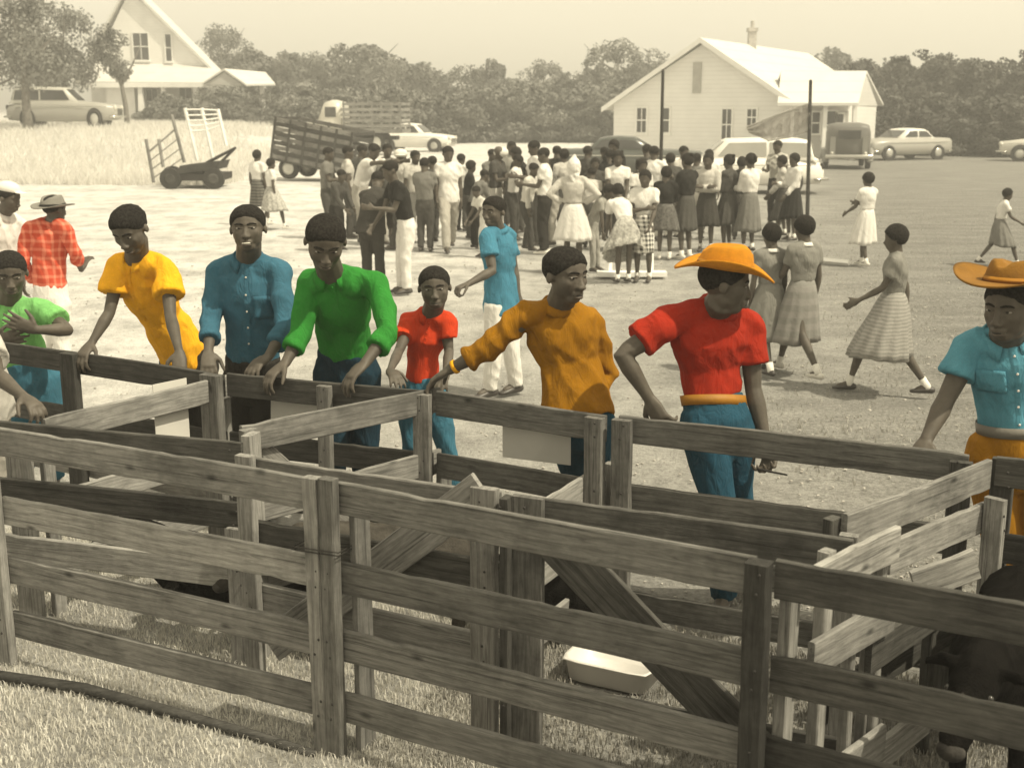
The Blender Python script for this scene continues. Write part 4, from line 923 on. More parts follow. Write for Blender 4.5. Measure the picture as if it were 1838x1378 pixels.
def cowboy_hat(O, M, H, root_label, mat, band, wx=.78, wy=.88, curl=.30, tilt=0, dip=.10, height=.46):
    """felt hat with a rolled brim and creased crown"""
    M = M @ Matrix.Rotation(math.radians(tilt), 3, 'X'); C = O + M @ Vector((0, -.04, .22)) * H; n = 56
    e = empty('cowboy_hat', C, root_label, 'hat'); g = Geo(); R = []
    def ring(ax_, ay_, zf): return [C + M @ Vector((math.cos(2 * math.pi * i / n) * ax_, math.sin(2 * math.pi * i / n) * ay_, zf(math.cos(2 * math.pi * i / n), math.sin(2 * math.pi * i / n)))) * H for i in range(n)]
    ix, iy = .385, .46
    for t in np.linspace(0, 1, 9):
        R.append(ring(ix + (wx - ix) * t, iy + (wy - iy) * t, lambda c, s_, t=t: curl * abs(c) ** 2.2 * t ** 1.9 - dip * abs(s_) ** 3 * t ** 1.3 + .0))
    for t in np.linspace(1, 0, 9):
        R.append(ring(ix + (wx + .012 - ix) * t, iy + (wy + .012 - iy) * t, lambda c, s_, t=t: curl * abs(c) ** 2.2 * t ** 1.9 - dip * abs(s_) ** 3 * t ** 1.3 + .03))
    for r in R: g.V += r
    for j in range(len(R)):
        jj = (j + 1) % len(R)
        for i in range(n): g.F.append((j * n + i, j * n + (i + 1) % n, jj * n + (i + 1) % n, jj * n + i))
    g.build('brim', mat, e, True)
    g = Geo(); R = []
    for t in np.linspace(0, 1, 12):
        if t < .75: q = t / .75; kx_, zz = 1 - .20 * q ** 1.5, height * q
        else: q = (t - .75) / .25; kx_, zz = (1 - .20) * math.cos(q * math.pi / 2 * .97), height + .06 * math.sin(q * math.pi / 2)
        R.append([C + M @ Vector((c_ * (ix + .005) * kx_ * (1 - (.22 * max(0, s_) ** 2 * min(1, t * 1.3))), s_ * (iy + .005) * (kx_ if t < .75 else kx_) * .98, zz * (1 + .10 * s_ * (1 if t > .3 else 0)) - (.17 * math.exp(-(c_ * kx_ / .30) ** 2) * min(1, max(0, (t - .55) / .35)) ))) * H for c_, s_ in ((math.cos(2 * math.pi * i / n), math.sin(2 * math.pi * i / n)) for i in range(n))])
    for r in R: g.V += r
    for j in range(len(R) - 1):
        for i in range(n): g.F.append((j * n + i, j * n + (i + 1) % n, (j + 1) * n + (i + 1) % n, (j + 1) * n + i))
    g.F.append(tuple((len(R) - 1) * n + i for i in range(n))); g.build('crown', mat, e, True)
    g = Geo(); A = ring(ix + .012, iy + .012, lambda c, s_: .03); B = ring(ix - .012, iy - .01, lambda c, s_: .11); g.V += A + B + [v for v in ring(ix - .03, iy - .03, lambda c, s_: .07)]
    for j in range(3):
        for i in range(n): g.F.append((j * n + i, j * n + (i + 1) % n, ((j + 1) % 3) * n + (i + 1) % n, ((j + 1) % 3) * n + i))
    g.build('hat_band', band, e, True); return e
def fixfoot(v, s=1.0): v = v.copy(); v.z = gz(v.x, v.y) + .075 * s; return v

# ------------------------------------------------------------------ foreground people, joint by joint
Y_ = at_y
C_YEL = cloth('yellow_cotton', (.86, .42, .018)); C_BLU = cloth('blue_work_shirt', (.045, .135, .20)); C_GRN = cloth('green_shirt', (.03, .21, .032)); C_RED = cloth('red_knit', (.56, .05, .014), .08)
C_OCH = cloth('ochre_cotton', (.29, .13, .006)); C_CRED = cloth('deep_red_knit', (.33, .024, .010), .1); C_SKY = cloth('sky_blue_cotton', (.10, .30, .40)); C_LGRN = cloth('pale_green_knit', (.20, .50, .16)); C_WBLU = cloth('bright_blue_shirt', (.06, .21, .31))
C_NAVY = cloth('navy_jeans', (.012, .035, .055)); C_JEAN = cloth('blue_jeans', (.045, .15, .22)); C_DJEAN = cloth('dark_blue_jeans', (.02, .075, .12)); C_OTR = cloth('ochre_trousers', (.34, .155, .008)); C_BLK = cloth('black_trousers', (.03, .028, .025))
C_WHT = cloth('white_cotton', (.76, .74, .70), .06); C_CRM = cloth('cream_trousers', (.66, .64, .59), .08); C_GRY = cloth('grey_cotton', (.34, .33, .30)); C_DGRY = cloth('charcoal_cotton', (.075, .072, .066)); C_KHK = cloth('khaki', (.42, .40, .36)); C_MGRY = cloth('mid_grey_cotton', (.19, .185, .17)); C_BLKS = cloth('black_knit', (.03, .029, .027)); C_LGT = cloth('light_grey_cotton', (.55, .53, .49))
C_PLAID = stripes('orange_plaid', (.50, .07, .035), (.74, .25, .16), 2, .075, .34, True, .1)
M_FELT = plain('orange_felt', (.50, .205, .010), .95, .12, 40, .4); M_FELTD = plain('tan_felt', (.20, .095, .012), .95, .2, 9, .4); M_BAND = plain('hat_band', (.30, .13, .01), .8, .1, 9, .1); M_BELT = plain('ochre_belt', (.30, .13, .008), .6, .15, 9, .2, spec=.4); M_BELTD = plain('grey_belt', (.16, .15, .13), .6, .15, 9, .2, spec=.4)
M_FEDG = plain('grey_felt', (.20, .19, .17), .95, .1, 20, .3)
D = Vector((0, 0, -1))
def toe(yaw): return basis(yaw) @ Vector((0, 1, 0))
def fgp(pts, **o):
    J = {}
    for k, v in pts.items(): J[k] = Y_(*v)
    for k in ('fa', 'fb'): J[k] = fixfoot(J[k], o.get('s', 1))
    o['fine'] = True; return person(J, o)

def foreground():
    # yellow shirt, leaning with both arms on the back rail
    fgp(dict(head=(233, 412, 6.72), neck=(246, 468, 6.86), sa=(214, 478, 6.88), sb=(300, 482, 6.80), spine=(285, 560, 7.02), pelvis=(338, 640, 7.12), ea=(196, 562, 6.78), wa=(164, 616, 6.66), ha=(150, 634, 6.60), eb=(306, 568, 6.62), wb=(322, 632, 6.42), hb=(322, 652, 6.38),
             ka=(345, 790, 7.18), kb=(365, 790, 7.22), fa=(335, 925, 7.35), fb=(372, 925, 7.30)), s=1.02, H=.262, M=basis(-14, 30, 6), fwd=Vector((-.45, -1, .0)), top=C_YEL, lowmat=C_BLK, sleeve='short', slw=1.25, untucked=.04, placket=.45, hair='part', arm=.88,
        pna=D, pnb=D, curla=32, curlb=34, label='teenager in a loose yellow shirt leaning with both arms on the back rail', wr=1.3, button=C_YEL)
    # blue shirt, facing the camera
    fgp(dict(head=(445, 410, 6.52), neck=(446, 468, 6.62), sa=(392, 488, 6.66), sb=(502, 490, 6.58), spine=(452, 570, 6.66), pelvis=(455, 668, 6.72), ea=(378, 575, 6.55), wa=(374, 632, 6.36), ha=(374, 652, 6.30), eb=(514, 585, 6.44), wb=(482, 640, 6.20), hb=(458, 656, 6.12),
             ka=(445, 810, 6.78), kb=(478, 810, 6.74), fa=(440, 955, 6.85), fb=(482, 955, 6.80)), s=1.03, H=.252, M=basis(3, -4, 2), fwd=Vector((.03, -1, 0)), top=C_BLU, lowmat=C_BLK, sleeve=.62, placket=.30, hair='flat', teeth=True, pockets=((.085, .72, .095, .20),),
        pna=D, pnb=D, curla=34, curlb=28, label='teenager in a blue button shirt facing the camera with sleeves rolled up', button=M_TEETH, cr=1.06)
    # green shirt, looking down
    fgp(dict(head=(584, 434, 6.02), neck=(596, 497, 6.20), sa=(556, 508, 6.26), sb=(672, 510, 6.18), spine=(613, 570, 6.36), pelvis=(622, 655, 6.45), ea=(540, 600, 6.14), wa=(512, 652, 6.02), ha=(492, 668, 5.98), eb=(700, 592, 6.02), wb=(655, 652, 5.86), hb=(634, 672, 5.82),
             ka=(600, 800, 6.40), kb=(655, 800, 6.45), fa=(590, 940, 6.55), fb=(660, 940, 6.55)), s=1.05, H=.268, M=basis(10, 30, -3), fwd=Vector((.06, -1, -.1)), top=C_GRN, lowmat=C_NAVY, sleeve=.55, placket=.72, hair='crop',
        pna=D, pnb=D, curla=30, curlb=26, label='teenager in a green rolled sleeve shirt looking down into the pen', button=C_GRN, slw=1.1)
    # small boy in red
    fgp(dict(head=(780, 516, 6.60), neck=(774, 566, 6.68), sa=(736, 577, 6.70), sb=(800, 577, 6.66), spine=(762, 630, 6.72), pelvis=(758, 700, 6.72), ea=(715, 632, 6.50), wa=(700, 665, 6.15), ha=(716, 684, 6.02), eb=(806, 632, 6.62), wb=(800, 668, 6.36), hb=(790, 690, 6.25),
             ka=(742, 800, 6.70), kb=(800, 800, 6.68), fa=(738, 915, 6.80), fb=(818, 915, 6.74)), s=.88, H=.235, M=basis(3, 2, 3), fwd=Vector((.0, -1, 0)), top=C_RED, lowmat=C_JEAN, sleeve='short', placket=.66, hair='crop', fat=.95,
        pna=D, pnb=D, label='small boy in an orange red polo shirt standing between the two older boys', button=C_RED, waist=.18, arm=.85, leg=.95)
    # walking boy behind, bright blue shirt
    fgp(dict(head=(886, 380, 9.75), neck=(893, 414, 9.82), sa=(874, 425, 9.66), sb=(912, 424, 9.95), spine=(897, 480, 9.85), pelvis=(899, 542, 9.85), ea=(884, 486, 9.55), wa=(840, 510, 9.40), ha=(824, 516, 9.36), eb=(922, 480, 10.05), wb=(930, 530, 10.0), hb=(931, 546, 9.98),
             ka=(886, 622, 9.75), kb=(918, 622, 9.9), fa=(880, 697, 9.80), fb=(925, 700, 9.95)), s=1.0, H=.245, M=basis(-38, 2, 0), fwd=Vector((-.8, -.6, 0)), top=C_WBLU, lowmat=C_WHT, sleeve='short', slw=1.1, untucked=.09, hair='part', shoe=M_SHOE,
        pna=D, curla=62, label='boy in a bright blue shirt and white trousers walking behind the pens, fist forward')
    # ochre shirt, back to us, head turned
    fgp(dict(head=(1016, 494, 5.62), neck=(1003, 552, 5.70), sa=(938, 568, 5.66), sb=(1058, 580, 5.78), spine=(1018, 640, 5.72), pelvis=(1038, 738, 5.66), ea=(872, 628, 5.66), wa=(806, 664, 5.70), ha=(782, 680, 5.72), eb=(1090, 672, 5.86), wb=(1058, 712, 5.74), hb=(1035, 716, 5.70),
             ka=(1040, 860, 5.85), kb=(1062, 862, 5.72), fa=(1030, 990, 5.90), fb=(1058, 1000, 5.75)), s=1.04, H=.262, M=basis(42, 3, 0), fwd=Vector((.25, 1, 0)), top=C_OCH, lowmat=C_DJEAN, sleeve=.50, sleeveb=.86, hair='part', placket=None, thb=1, tha=-1,
        pna=D, pnb=Vector((0, -1, 0)), curla=24, look=.6, label='boy in an ochre shirt with his back to us looking over his shoulder', untucked=.03, wr=1.25)
    g = Geo(); a, b = Y_(806, 664, 5.70), Y_(872, 628, 5.66); q = lerp(a, b, .12); q2 = lerp(a, b, .20); g.tube([q, q2], [.034, .034], cap='flat', n=14)
    tag(g.build('wrist_band', C_YEL, None, True), 'gold wrist band on the arm of the boy in ochre', 'bracelet')
    # red shirt cowboy in profile
    hO = Y_(1302, 506, 5.30); hM = basis(84, 6, 0)
    fgp(dict(head=(1302, 510, 5.30), neck=(1283, 556, 5.40), sa=(1192, 580, 5.28), sb=(1345, 588, 5.48), spine=(1274, 650, 5.42), pelvis=(1288, 752, 5.38), ea=(1116, 636, 5.22), wa=(1166, 716, 5.22), ha=(1178, 738, 5.20), eb=(1352, 698, 5.44), wb=(1374, 790, 5.36), hb=(1382, 828, 5.34),
             ka=(1290, 895, 5.30), kb=(1322, 875, 5.45), fa=(1300, 1062, 5.42), fb=(1338, 1050, 5.62)), s=1.08, H=.262, M=hM, fwd=Vector((.25, 1, 0)), top=C_CRED, lowmat=C_DJEAN, sleeve='short', slw=1.12, hair='crop', belt=M_BELT, shirt_hem=.20, waist=.185, wst=.88, tha=-1, thb=1,
        toea=Vector((-.35, -.9, 0)), toeb=Vector((.3, -.9, 0)), pna=Vector((.4, -.2, -1)), curla=40, pnb=Vector((-.6, -.6, 0)), curlb=55, label='young man in a red short sleeve shirt and blue jeans in profile at the rail', cr=1.0)
    cowboy_hat(hO, hM, .268, 'orange felt cowboy hat on the young man in the red shirt', M_FELT, M_BAND, wx=.58, wy=.80, curl=.15, dip=.13, tilt=-2, height=.35)
    g = Geo(); g.tube([Y_(1362, 842, 5.24), Y_(1412, 852, 5.22)], [.006, .004], n=8); tag(g.build('short_stick', M_DARK, None, True), 'short pencil like stick in the hand of the red shirted man', 'stick')
    # pale blue shirt cowboy at the right edge
    hO = Y_(1812, 536, 4.82); hM = basis(-48, 6, 0)
    fgp(dict(head=(1812, 552, 4.82), neck=(1805, 606, 4.92), sa=(1742, 622, 4.98), sb=(1885, 622, 4.92), spine=(1812, 700, 4.98), pelvis=(1818, 800, 4.98), ea=(1698, 716, 4.92), wa=(1662, 790, 4.82), ha=(1650, 815, 4.78), eb=(1905, 720, 4.92), wb=(1880, 800, 4.84), hb=(1875, 830, 4.80),
             ka=(1795, 965, 5.0), kb=(1862, 965, 5.0), fa=(1785, 1125, 5.05), fb=(1870, 1125, 5.05)), s=1.08, H=.268, M=hM, fwd=Vector((-.12, -1, 0)), top=C_SKY, lowmat=C_OTR, sleeve='short', slw=1.08, hair='crop', belt=M_BELTD, pockets=((-.09, .74, .10, .20), (.09, .74, .10, .20)), placket=.25, waist=.19, shirt_hem=.15,
        pna=D, curla=58, label='young man in a pale blue shirt and ochre trousers at the right edge', button=C_WHT, cr=1.1, fat=1.02)
    cowboy_hat(hO, hM, .275, 'broad tan cowboy hat with curled brim on the man at the right edge', M_FELTD, M_BAND, wx=.80, wy=.84, curl=.20, dip=.02, tilt=8, height=.30)
    # green shirt boy at the left edge, arms folded
    fgp(dict(head=(18, 490, 7.20), neck=(16, 548, 7.30), sa=(-44, 562, 7.32), sb=(80, 558, 7.26), spine=(24, 600, 7.32), pelvis=(52, 668, 7.35), ea=(-60, 620, 7.1), wa=(-5, 612, 7.02), ha=(20, 606, 7.0), eb=(122, 592, 7.12), wb=(66, 592, 6.98), hb=(36, 582, 6.96),
             ka=(50, 800, 7.35), kb=(95, 800, 7.32), fa=(40, 920, 7.4), fb=(100, 920, 7.36)), s=1.04, H=.262, M=basis(22, 16, 0), fwd=Vector((.12, -1, 0)), top=C_LGRN, lowmat=C_JEAN, sleeve='short', slw=1.15, hair='crop', placket=.7,
        pna=Vector((0, 1, 0)), pnb=Vector((0, 1, 0)), curla=12, curlb=10, label='boy in a pale green shirt at the left edge with one hand on his belly', button=C_LGRN, leg=1.1)
    # plaid shirt man with a hat, back turned
    hO = Y_(98, 382, 10.6); hM = basis(150, 4, 0)
    fgp(dict(head=(98, 376, 10.6), neck=(94, 400, 10.62), sa=(52, 412, 10.6), sb=(116, 410, 10.5), spine=(88, 455, 10.62), pelvis=(92, 540, 10.6), ea=(40, 470, 10.55), wa=(58, 505, 10.9), ha=(70, 510, 10.95), eb=(134, 452, 10.55), wb=(146, 484, 10.8), hb=(152, 470, 10.85),
             ka=(82, 610, 10.62), kb=(110, 610, 10.6), fa=(76, 685, 10.7), fb=(120, 690, 10.6)), s=1.02, H=.245, M=hM, fwd=Vector((.45, .9, 0)), top=C_PLAID, lowmat=C_WHT, sleeve=.9, sleeveb=.5, hair='crop', face=False, tha=-1, thb=1, untucked=.0,
        label='man in an orange plaid shirt and grey hat standing with his back to us')
    cowboy_hat(hO, hM, .25, 'grey fedora on the man in the orange plaid shirt', M_FEDG, M_DARK, wx=.66, wy=.74, curl=.08, dip=.02, tilt=6, height=.34)
    # man with white cap and pale shirt at the left edge
    hO = Y_(16, 352, 10.9)
    capman, _, _ = fgp(dict(head=(16, 356, 10.9), neck=(6, 386, 10.95), sa=(-26, 402, 10.8), sb=(36, 402, 11.1), spine=(4, 450, 11), pelvis=(4, 520, 11), ea=(-40, 450, 10.8), wa=(-30, 500, 10.7), ha=(-28, 515, 10.7), eb=(40, 450, 11.2), wb=(42, 500, 11.1), hb=(42, 515, 11.1),
             ka=(0, 600, 11), kb=(20, 600, 11), fa=(-4, 676, 11), fb=(20, 676, 11)), s=1.0, H=.25, M=basis(78, 14, 0), fwd=Vector((1, -.2, 0)), top=C_WHT, lowmat=C_KHK, sleeve='short', hair='crop', face=False, label='man in a white shirt and white cap cut off by the left edge')
    g = Geo(); hM = basis(78, 10, 0); g.ell(hO + hM @ Vector((0, -.04, .26)) * .25, (.36 * .25, .44 * .25, .26 * .25), hM, 20, 12); g.ell(hO + hM @ Vector((0, .46, .20)) * .25, (.26 * .25, .22 * .25, .03 * .25), hM, 16, 8)
    me = remeshed(g, 'white_cap', .008, 2, world_loc(capman)); link('cap', me, M_SHOEW, capman, True)
    # bystander whose arm comes in at the left over the pens
    fgp(dict(head=(-95, 540, 5.95), neck=(-80, 590, 6.0), sa=(-120, 610, 5.8), sb=(-22, 612, 6.15), spine=(-50, 660, 6.0), pelvis=(-40, 740, 6.05), ea=(-140, 690, 5.7), wa=(-100, 740, 5.6), ha=(-80, 745, 5.6), eb=(-6, 672, 5.9), wb=(42, 712, 5.66), hb=(66, 730, 5.60),
             ka=(-50, 880, 6.05), kb=(-20, 880, 6.1), fa=(-60, 1010, 6.1), fb=(-20, 1010, 6.1)), s=1.04, H=.26, M=basis(60, 20, 0), fwd=Vector((.8, -.6, 0)), top=C_LGT, lowmat=C_KHK, sleeve='short', slw=1.25, hair='crop', face=False, untucked=.04, fat=1.15,
        pnb=D, curlb=36, label='person in a pale grey shirt cut off by the left edge, hand on the pen')
foreground()
# ================================================================== VEHICLES
M_TYRE = plain('tyre_rubber', (.03, .029, .027), .85, .2, 12, .1); M_CHROME = plain('chrome', (.55, .54, .50), .2, .05, 3, 0, metal=.9); M_HUB = plain('hubcap', (.55, .54, .5), .3, .1, 4, 0, metal=.4)
def paint(name, c, r=.32): return plain(name, c, r, .05, 2, 0, spec=.5)
M_LAMP = plain('lamp_glass', (.6, .58, .52), .15, .05, 3, 0, spec=.6)
def wheel(e, x, y, r, w=.19, white=False):
    o = -1 if y < 0 else 1; t = Geo()
    pr = [(r * .62, w / 2), (r * .9, w / 2), (r, w * .32), (r, -w * .32), (r * .9, -w / 2), (r * .62, -w / 2)]; n = 24
    for rr, yy in pr: t.V += [Vector((x + math.cos(2 * math.pi * i / n) * rr, y + yy, r + math.sin(2 * math.pi * i / n) * rr)) for i in range(n)]
    for j in range(6):
        for i in range(n): t.F.append((j * n + i, j * n + (i + 1) % n, ((j + 1) % 6) * n + (i + 1) % n, ((j + 1) % 6) * n + i))
    wl = t.build('wheel', M_TYRE, e, True, org=Vector((0, 0, 0)))
    h = Geo(); h.tube([(x, y - w * .3, r), (x, y + o * w * .42, r), (x, y + o * w * .52, r)], [r * .64, r * .62, r * .25], sv=(1, 0, 0), cap='flat', n=20); h.build('hubcap', M_HUB, wl, True, org=Vector((0, 0, 0)))
def loft(g, st, sec):
    """st: stations x, half width, z low, z high; sec: (w factor, z factor) half section from bottom to top"""
    n = len(sec) * 2; b = len(g.V)
    for x, w, z0, z1 in st:
        half = [(w * a, z0 + (z1 - z0) * q) for a, q in sec]
        for y, z in half: g.V.append(Vector((x, y, z)))
        for y, z in half[::-1]: g.V.append(Vector((x, -y, z)))
    for j in range(len(st) - 1):
        for i in range(n): g.F.append((b + j * n + i, b + j * n + (i + 1) % n, b + (j + 1) * n + (i + 1) % n, b + (j + 1) * n + i))
    g.F.append(tuple(b + i for i in range(n))[::-1]); g.F.append(tuple(b + (len(st) - 1) * n + i for i in range(n)))
SEC = [(.86, 0), (.98, .1), (1.0, .45), (.96, .82), (.80, 1.0), (.35, 1.03)]
Z0 = Vector((0, 0, 0))
def car(kind, p, yaw, label, body, roof=None, L=4.9, W=1.85, group='cars parked beyond the crowd', name='parked_car'):
    e = empty(name, p, label, 'car', group); e.rotation_euler = (0, 0, math.radians(yaw)); h = L / 2; w = W / 2; roof = roof or body
    g = Geo()
    if kind == 'fin':   # late fifties: long flat deck
        st = [(-h, w * .86, .42, .86), (-h + .08, w * .95, .30, .96), (-h * .62, w, .24, .98), (-h * .2, w, .24, .97), (h * .25, w, .24, .96), (h * .6, w, .24, .95), (h - .12, w * .95, .30, .90), (h, w * .86, .42, .80)]
    else:               # around 1950: rounder
        st = [(-h, w * .70, .42, .72), (-h + .10, w * .84, .30, .84), (-h * .62, w * .96, .24, .96), (-h * .2, w, .24, .99), (h * .25, w, .24, .97), (h * .6, w * .94, .24, .93), (h - .12, w * .80, .30, .84), (h, w * .66, .42, .70)]
    loft(g, st, SEC); g.build('body', body, e, True, org=Z0)
    R = (-h * .60, -h * .40, h * .10, h * .34) if kind != 'wagon' else (-h * .93, -h * .84, h * .10, h * .32)
    if kind == 'wagon': pass
    zt = 1.50 if kind != 'fin' else 1.40; g = Geo(); wr = w * .80
    st2 = [(R[0], w * .84, .90, .96), (R[0] + .12, w * .82, .90, 1.02), (R[1], wr, .90, zt - .05), (R[1] + .25, wr, .90, zt), ((R[1] + R[2]) / 2, wr, .90, zt + .02), (R[2] - .1, wr, .90, zt - .01), (R[2], wr, .90, zt - .05), (R[3], w * .84, .90, .98)]
    loft(g, st2, [(1.0, 0), (1.0, .08), (.97, .5), (.90, .88), (.70, .98), (.3, 1.0)]); g.build('roof', roof, e, True, org=Z0)
    # panes: sides, windscreen and back light
    gm = plain('glare_pale_glass', (.34, .33, .30), .2, .1, 2, 0, spec=.5) if kind == 'wagon' and body is PW else M_GLASS  # white wagon panes coloured pale to imitate glare on the glass
    def pane(pts, nm='window_pane'):
        g = Geo(); P = [Vector(q) for q in pts]; n = (P[1] - P[0]).cross(P[2] - P[0]).normalized() * .012; g.prism([q - n * .5 for q in P], n); g.build(nm, gm, e, org=Z0)
    xa, xb, xc = R[1] - .02, (R[1] + R[2]) / 2, R[2] + .02
    for s in (-1, 1):
        y0, y1 = s * (w * .80 * .995 + .008), s * (wr * .915 + .008)
        pane([(xa - (.20 if kind != 'wagon' else 0), y0, 1.03), (xb - .04, y0, 1.03), (xb - .04, y1, zt - .10), (xa + .10, y1, zt - .12)]); pane([(xb + .04, y0, 1.03), (xc + .18, y0, 1.03), (xc - .12, y1, zt - .12), (xb + .04, y1, zt - .10)])
    dz = zt - .08
    pane([(R[3] - .02, -wr * .82, 1.02), (R[3] - .02, wr * .82, 1.02), (R[2] + .035, wr * .74, dz), (R[2] + .035, -wr * .74, dz)], 'windscreen')
    pane([(R[0] + .06, -wr * .78, 1.03), (R[0] + .06, wr * .78, 1.03), (R[1] - .045, wr * .70, dz - .02), (R[1] - .045, -wr * .70, dz - .02)], 'rear_window')
    r = .34
    for x in (-h * .60, h * .62):
        for s in (-1, 1):
            a = Geo(); a.tube([(x, s * (w * .9), r), (x, s * (w * 1.003), r + .01)], [r * 1.16, r * 1.16], sv=(1, 0, 0), cap='flat', n=20); a.build('wheel_arch', M_DARK, e, org=Z0)
            wheel(e, x, s * (w * .935), r)
    for x, s in ((-h, -1), (h, 1)):
        b = Geo(); b.tube([(x - s * .25, -w * .98, .42), (x + s * .05, -w * .8, .42), (x + s * .09, 0, .42), (x + s * .05, w * .8, .42), (x - s * .25, w * .98, .42)], [(.04, .09)] * 5, sv=(0, 0, 1), n=8); b.build('bumper', M_CHROME, e, True, org=Z0)
    for s in (-1, 1):
        b = Geo(); b.ell((h - .06, s * w * .66, .74), (.10, .105, .105)); b.build('headlight', M_LAMP, e, True, org=Z0)
        b = Geo(); b.ell((-h + .06, s * w * .72, .76), (.07, .06, .10)); b.build('tail_light', M_DARK, e, True, org=Z0)
        b = Geo(); b.tube([(-h * .85, s * (w + .004), .80), (h * .85, s * (w + .004), .78)], [(.006, .016)] * 2, sv=(0, 1, 0), cap='flat', n=6); b.build('trim_strip', M_CHROME, e, org=Z0)
    g = Geo(); g.box((h + .0, 0, .60), (.02, w * .5, .12)); 
    for i in range(6): g.box((h + .02, 0, .51 + i * .036), (.012, w * .5, .007))
    g.build('grille', M_CHROME, e, org=Z0)
    return e
PW = paint('white_car_paint', (.74, .72, .67)); PD = paint('dark_green_paint', (.06, .065, .058), .25); PG = paint('grey_car_paint', (.24, .235, .215)); PM = paint('mid_grey_paint', (.34, .33, .30)); PB = paint('black_car_paint', (.13, .126, .115), .5); PC = paint('cream_paint', (.52, .50, .45))
def ground_at(px, Y): q = at_y(px, 300, Y); return Vector((q.x, Y, gz(q.x, Y)))
car('round', ground_at(747, 69), -14, 'white rounded sedan parked behind the slatted trailer', PW, L=4.3)
car('fin', ground_at(1130, 42), -6, 'dark glossy sedan parked in front of the schoolhouse windows', PD, L=4.9)
car('wagon', ground_at(1312, 35), 176, 'white station wagon parked behind the girls at the right of the crowd', PW, L=4.9)
car('fin', ground_at(1614, 58), 205, 'two tone finned sedan with a pale roof parked nose on at the right', PM, PW, L=4.7)
car('round', ground_at(1886, 56), 160, 'pale blurred car at the far right edge of the field', PC, L=4.4)
q = ground_at(125, 66); wg = car('wagon', q + Vector((0, 0, .05)), 2, 'long pale station wagon standing in the tall grass before the trees', PM, paint('faded_roof', (.46, .45, .41)), L=5.6); wg.scale = (1, 1, 1.38)  # mid grey body paint stands in for the shade the wagon is in
def old_truck():
    """dark thirties hearse like truck seen from behind"""
    p = ground_at(1517, 50); e = empty('old_truck', p, 'old boxy dark truck seen from behind beside the porch of the schoolhouse', 'truck'); e.rotation_euler = (0, 0, math.radians(78))
    g = Geo(); loft(g, [(-1.9, .72, .45, 1.60), (-1.8, .80, .42, 1.72), (-.2, .82, .42, 1.76), (.5, .80, .42, 1.74), (.62, .78, .42, 1.60), (.95, .75, .42, 1.05)], [(1, 0), (1, .3), (.99, .75), (.9, .95), (.5, 1.0)]); g.build('body', PB, e, True, org=Z0)
    g = Geo(); loft(g, [(.9, .50, .5, 1.10), (2.0, .38, .5, 1.02), (2.1, .34, .5, .95)], [(1, 0), (1, .5), (.8, .9), (.4, 1.0)]); g.build('hood', PB, e, True, org=Z0)
    g = Geo(); g.box((-1.93, 0, 1.32), (.015, .42, .16)); g.build('rear_window', M_GLASS, e, org=Z0)
    g = Geo(); g.tube([(-2.12, -.85, .50), (-2.12, .85, .50)], [(.03, .08)] * 2, sv=(1, 0, 0)); g.build('bumper', M_CHROME, e, True, org=Z0)
    for s in (-1, 1):
        g = Geo(); g.tube([(-1.35, s * .84, .30), (-1.15, s * .86, .70), (-.8, s * .86, .74), (-.45, s * .86, .62), (.6, s * .86, .36), (1.3, s * .80, .72), (1.9, s * .74, .55)], [(.05, .13)] * 7, sv=(0, 0, 1)); g.build('fender', PG, e, True, org=Z0)
        wheel(e, -.85, s * .80, .36); wheel(e, 1.5, s * .70, .36)
        g = Geo(); g.box((-1.92, s * .60, .9), (.02, .10, .34)); g.build('rear_door', PG, e, org=Z0)
        g = Geo(); g.ell((-1.98, s * .62, .62), .06); g.build('tail_light', M_LAMP, e, True, org=Z0)
old_truck()
